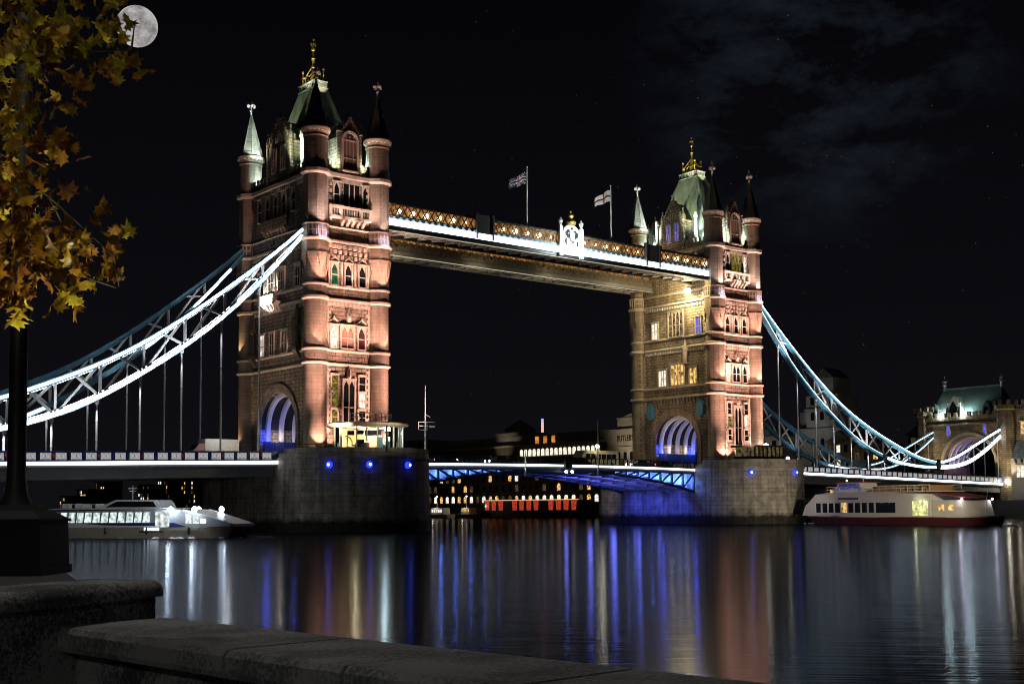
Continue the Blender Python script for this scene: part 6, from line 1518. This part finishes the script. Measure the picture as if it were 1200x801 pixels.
def parapet_wall():
    # runs along the bank towards the viewer; local frame: origin at its far end, a = along, n = towards the river
    o = Vector((-92.41, -155.06, 0)); far = Vector((-91.73, -154.78, 0)); a = Vector((0.095, -1, 0)).normalized(); zt = 1.98
    T = thing('parapet_wall', 'low grey granite wall with worn coping slabs running across the foreground', 'wall', (-91.9, -157, 1.0))
    nrm = Vector((-a.y, a.x, 0))     # points to the river (+x)
    w = (far - o).dot(nrm)
    Q = lambda t, n, z: o + a * t + nrm * n + Vector((0, 0, z))
    b = MB(); p = [Q(-0.3, 0.10, -2), Q(20, 0.10, -2), Q(20, w - 0.06, -2), Q(-0.3, w - 0.06, -2)]; p += [q + Vector((0, 0, 2 + zt - 0.13)) for q in p]
    b.poly(p, [(0, 3, 2, 1), (4, 5, 6, 7), (0, 1, 5, 4), (1, 2, 6, 5), (2, 3, 7, 6), (3, 0, 4, 7)]); part('body', b, M_GRAN, T)
    t = 0.0; r2 = random.Random(4); ends = [0.0, 1.75, 2.62, 3.55, 4.5, 5.4, 6.4, 7.5, 8.6, 9.8, 11, 12.4, 14, 16]
    for t0, t1 in zip(ends, ends[1:]):
        b = MB(); e = 0.012; dz = r2.uniform(-0.004, 0.004); r = 0.025
        prof = [(-0.02, zt - 0.128), (-0.035, zt - 0.10), (-0.03, zt - 0.03), (-0.008, zt - 0.004), (0.03, zt), (w - 0.03, zt), (w - 0.002, zt - 0.02), (w, zt - 0.128)]
        n = len(prof); pts = [Q(tt, q[0], q[1] + dz) for tt in (t0 + e, t1 - e) for q in prof]
        b.poly(pts, [tuple(range(n)), tuple(range(2 * n - 1, n - 1, -1))] + [(i, (i + 1) % n, (i + 1) % n + n, i + n) for i in range(n)])
        part('coping_slab', b, M_COPE, T)
parapet_wall()
def raised_wall():
    a0 = Vector((-91.70, -154.76, 0)); d = Vector((-1.10, -0.62, 0)).normalized(); nr = Vector((d.y, -d.x, 0)); 
    if nr.dot(Vector((-1, 1, 0))) < 0: nr = -nr      # away from the viewer
    T = thing('raised_wall', 'higher granite wall with rounded coping at the left end of the parapet', 'wall', (-93, -155.5, 1.0))
    Q = lambda t, n, z: a0 + d * t + nr * n + Vector((0, 0, z))
    th_ = 0.55
    b = MB(); p = [Q(0, 0, -2), Q(8, 0, -2), Q(8, th_, -2), Q(0, th_, -2)]; p += [q + Vector((0, 0, 2 + 2.085)) for q in p]
    b.poly(p, [(0, 3, 2, 1), (4, 5, 6, 7), (0, 1, 5, 4), (1, 2, 6, 5), (2, 3, 7, 6), (3, 0, 4, 7)]); part('body', b, M_GRAN, T)
    for t0, t1 in ((-0.03, 0.34), (0.345, 1.9), (1.905, 3.6), (3.605, 5.5), (5.505, 8)):
        prof = [(-0.03, 2.088), (-0.035, 2.11)] + [(0.05 - 0.085 * math.cos(q), 2.11 + 0.075 * math.sin(q)) for q in (0.4, 0.8, 1.2, PI / 2)] + [(th_ - 0.05, 2.185), (th_ + 0.02, 2.12), (th_ + 0.02, 2.088)]
        n = len(prof); pts = [Q(tt, q[0], q[1]) for tt in (t0, t1) for q in prof]; b = MB()
        b.poly(pts, [tuple(range(n)), tuple(range(2 * n - 1, n - 1, -1))] + [(i, (i + 1) % n, (i + 1) % n + n, i + n) for i in range(n)]); part('coping', b, M_GRAN, T, True)
raised_wall()
def plinth_and_post():
    T = thing('stone_plinth', 'dark stone plinth slab behind the rounded coping, carrying the lamp post', 'plinth', (-92.2, -153.4, 1.0))
    part('slab', MB().prism([(-92.05, -154.55), (-91.50, -152.75), (-91.35, -151.9), (-93.6, -151.3), (-95.5, -156.2)], -2, 2.15, 'z'), plain('plinth_stone', (0.09, 0.09, 0.09), 0.8, 0, 0.2, 3), T)
    c = at(17, 660, 9.25); x, y = c.x, c.y
    L_ = thing('lamp_post', 'tall black iron lamp post on a square pedestal at the left edge', 'lamp post', (x, y, 2.15))
    z = 2.15; s = 0.31
    b = MB(); b.prism([(x + s * 1.414 * math.cos(k * PI / 2 + 0.1), y + s * 1.414 * math.sin(k * PI / 2 + 0.1)) for k in range(4)], z, z + 0.06, 'z')
    rot = lambda q, zz: [(x + q * 1.414 * math.cos(k * PI / 2 + 0.1), y + q * 1.414 * math.sin(k * PI / 2 + 0.1), zz) for k in range(4)]
    for q0, z0_, q1, z1_ in ((0.295, z + 0.06, 0.285, z + 0.38), (0.30, z + 0.38, 0.30, z + 0.40), (0.29, z + 0.40, 0.19, z + 0.46), (0.17, z + 0.46, 0.15, z + 0.5)):
        b.poly(rot(q0, z0_) + rot(q1, z1_), [(0, 3, 2, 1), (4, 5, 6, 7), (0, 1, 5, 4), (1, 2, 6, 5), (2, 3, 7, 6), (3, 0, 4, 7)])
    part('pedestal', b, plain('black_iron', (0.006, 0.006, 0.0065), 0.65), L_)
    b = MB(); b.lathe([(0.12, z + 0.5), (0.085, z + 0.58), (0.068, z + 0.7), (0.064, z + 1.85), (0.09, z + 1.9), (0.09, z + 1.95), (0.064, z + 2.0), (0.06, z + 4.6), (0.1, z + 4.65), (0.04, z + 4.75)], 12, (x, y)); part('shaft', b, M_DARK, L_, True)
    b = MB(); b.lathe([(0.05, z + 4.75), (0.16, z + 4.85), (0.2, z + 5.3), (0.06, z + 5.5), (0.02, z + 5.7)], 8, (x, y)); part('lantern', b, emis('old_lantern_glow', (1, 0.9, 0.7), 6), L_)
    lamp('POINT', (x - 0.25, y - 0.45, z + 5.1), 120, (1.0, 0.98, 0.95), L_, size=0.15)
plinth_and_post()

def maple_tree():
    # trunk stands on the promenade just outside the left of the view; boughs reach over the wall
    base = at(-330, 600, 7.2); bx, by = base.x, base.y
    T = thing('maple_tree', 'maple with brown and yellow autumn leaves hanging in at the left edge', 'tree', (bx, by, 1.0))
    bark = plain('maple_bark', (0.06, 0.045, 0.035), 0.9, 0, 0.2, 6)
    r2 = random.Random(21)
    b = MB(); b.lathe([(0.26, 0.9), (0.2, 1.4), (0.17, 3.0), (0.13, 4.6), (0.05, 7.5)], 12, (bx, by)); part('trunk', b, bark, T, True)
    # leaf clumps (pixel-sized guide, depth in metres) turned into points of a real crown
    cl = []
    for px, py, d, r, n in ((-10, 20, 6.6, .34, 40), (35, 30, 7.0, .30, 30), (75, 22, 7.2, .26, 20), (106, 34, 7.2, .20, 13), (146, 82, 7.2, .10, 9), (120, 24, 7.2, .10, 5), (20, 88, 6.6, .28, 28), (55, 88, 7.0, .20, 11), (96, 98, 7.2, .10, 4), (-15, 150, 6.6, .3, 30), (18, 160, 6.8, .2, 16), (60, 168, 7.0, .13, 9),
                            (-20, 230, 6.6, .3, 28), (15, 225, 6.8, .22, 17), (42, 205, 7.0, .15, 7), (10, 290, 6.6, .28, 34), (45, 280, 6.9, .24, 24), (85, 290, 7.1, .2, 16), (122, 276, 7.3, .16, 9), (140, 293, 7.3, .06, 1), (15, 335, 6.7, .2, 20), (55, 322, 7.0, .2, 14), (98, 325, 7.2, .17, 9), (135, 325, 7.3, .08, 3), (88, 358, 7.1, .07, 3), (5, 352, 6.8, .1, 5),
                            (-90, 60, 6.6, .5, 45), (-100, 250, 6.6, .5, 45), (-190, 150, 6.9, .6, 50), (-300, 30, 7.1, .8, 60), (-420, 150, 7.4, .8, 50), (-200, -90, 7.0, .7, 45), (30, -70, 7.2, .5, 30), (-60, -160, 7.4, .7, 35)):
        cl.append((at(px, py, d), r, n))
    v = []; f = []; half = [(0.0, 0.0), (0.10, 0.05), (0.34, -0.06), (0.28, 0.12), (0.50, 0.22), (0.36, 0.34), (0.52, 0.58), (0.30, 0.52), (0.20, 0.56), (0.20, 0.74), (0.09, 0.80), (0.0, 1.04)]
    outl = half + [(-x, y) for x, y in half[-2:0:-1]]
    for c, r, n in cl:
        for _ in range(int(n * 1.3)):
            p = c + Vector((r2.gauss(0, r * .55), r2.gauss(0, r * .7), r2.gauss(0, r * .5)))
            s = r2.uniform(0.07, 0.132); e = Euler((r2.gauss(2.1, 0.6), r2.gauss(0, 0.5), r2.uniform(0, 2 * PI)))
            M = e.to_matrix(); cu = r2.uniform(-0.9, 1.1); fo = r2.uniform(0.1, 0.9)
            o = len(v)
            for (x, y) in [(0, 0.42)] + outl:
                z = fo * abs(x) * 0.8 + cu * (y - 0.4) ** 2 + 0.05 * math.sin(9 * x + 5 * y)
                v.append(tuple(p + M @ Vector((x * s, (y - 0.1) * s, z * s))))
            k = len(outl)
            for i in range(k): f.append((o, o + 1 + i, o + 1 + (i + 1) % k))
    m, N, L, bs = base_mat('autumn_maple_leaf'); N.remove(bs)
    g = N.new('ShaderNodeNewGeometry'); cr = N.new('ShaderNodeValToRGB'); e = cr.color_ramp.elements
    e[0].position = 0.0; e[0].color = (0.07, 0.026, 0.007, 1); e[1].position = 1.0; e[1].color = (0.36, 0.33, 0.03, 1)
    q = e.new(0.35); q.color = (0.19, 0.075, 0.012, 1); q = e.new(0.65); q.color = (0.31, 0.20, 0.016, 1)
    nz = N.new('ShaderNodeTexNoise'); nz.inputs['Scale'].default_value = 1.1; nz.inputs['Detail'].default_value = 2; L.new(g.outputs['Position'], nz.inputs['Vector'])
    mx = N.new('ShaderNodeMath'); mx.operation = 'MULTIPLY_ADD'; mx.inputs[1].default_value = 0.55; L.new(g.outputs['Random Per Island'], mx.inputs[0])
    m2 = N.new('ShaderNodeMath'); m2.operation = 'MULTIPLY_ADD'; m2.inputs[1].default_value = 1.6; m2.inputs[2].default_value = -0.55; L.new(nz.outputs['Fac'], m2.inputs[0]); L.new(m2.outputs[0], mx.inputs[2])
    L.new(mx.outputs[0], cr.inputs[0])
    n3 = N.new('ShaderNodeTexNoise'); n3.inputs['Scale'].default_value = 28; n3.inputs['Detail'].default_value = 3; L.new(g.outputs['Position'], n3.inputs['Vector'])
    sc = N.new('ShaderNodeVectorMath'); sc.operation = 'SCALE'; mr = N.new('ShaderNodeMapRange'); mr.inputs['From Min'].default_value = .3; mr.inputs['From Max'].default_value = .7; mr.inputs['To Min'].default_value = .6; mr.inputs['To Max'].default_value = 1.4
    L.new(n3.outputs['Fac'], mr.inputs['Value']); L.new(cr.outputs[0], sc.inputs[0]); L.new(mr.outputs[0], sc.inputs['Scale'])
    df = N.new('ShaderNodeBsdfDiffuse'); tr = N.new('ShaderNodeBsdfTranslucent'); gl = N.new('ShaderNodeBsdfGlossy'); gl.inputs['Roughness'].default_value = 0.35; gl.inputs[0].default_value = (0.5, 0.5, 0.5, 1)
    L.new(sc.outputs[0], df.inputs[0]); L.new(sc.outputs[0], tr.inputs[0])
    ms = N.new('ShaderNodeMixShader'); ms.inputs[0].default_value = 0.35; L.new(df.outputs[0], ms.inputs[1]); L.new(tr.outputs[0], ms.inputs[2])
    mg = N.new('ShaderNodeMixShader'); mg.inputs[0].default_value = 0.04; L.new(ms.outputs[0], mg.inputs[1]); L.new(gl.outputs[0], mg.inputs[2])
    L.new(mg.outputs[0], N['Material Output'].inputs['Surface'])
    me = bpy.data.meshes.new('crown'); me.from_pydata(v, [], f); me.materials.append(m); me.shade_smooth(); me.update()
    link('crown', me, T)
    b = MB()           # boughs and twigs
    top = Vector((bx, by, 4.4))
    for tgt, d in (((150, 60), 7.2), ((60, 90), 6.9), ((60, 165), 7.0), ((45, 210), 6.9), ((135, 300), 7.2), ((95, 330), 7.1), ((-60, -120), 7.2)):
        e_ = at(tgt[0], tgt[1], d); s_ = Vector((bx, by, 3.2 + 2.2 * r2.random())); pr = s_; n = 7
        for i in range(1, n + 1):
            t = i / n; q = s_.lerp(e_, t) + Vector((0, 0, 0.35 * math.sin(PI * t))) + Vector((r2.gauss(0, .03), r2.gauss(0, .03), r2.gauss(0, .03)))
            b.tube(pr, q, 0.05 * (1 - t) + 0.006, 6, 0.05 * (1 - t - 1 / n) + 0.006 if i < n else 0.004)
            if i > 2:
                w_ = q + Vector((r2.uniform(-.14, .14), r2.uniform(-.14, .14), r2.uniform(-.16, .16))); b.tube(q, w_, 0.008, 5, 0.003)
            pr = q
    part('branch', b, bark, T)
maple_tree()
# a second promenade lamp behind the viewer
lamp('POINT', (-99.5, -163.0, 5.6), 170, (1.0, 0.98, 0.95), None, size=0.25)
lamp('SPOT', (-93.9, -154.9, 2.3), 430, (1.0, 0.92, 0.55), None, at(10, 170, 6.9), 110, 0.9, 0.15)     # unseen spot added above the plinth to light the maple leaves
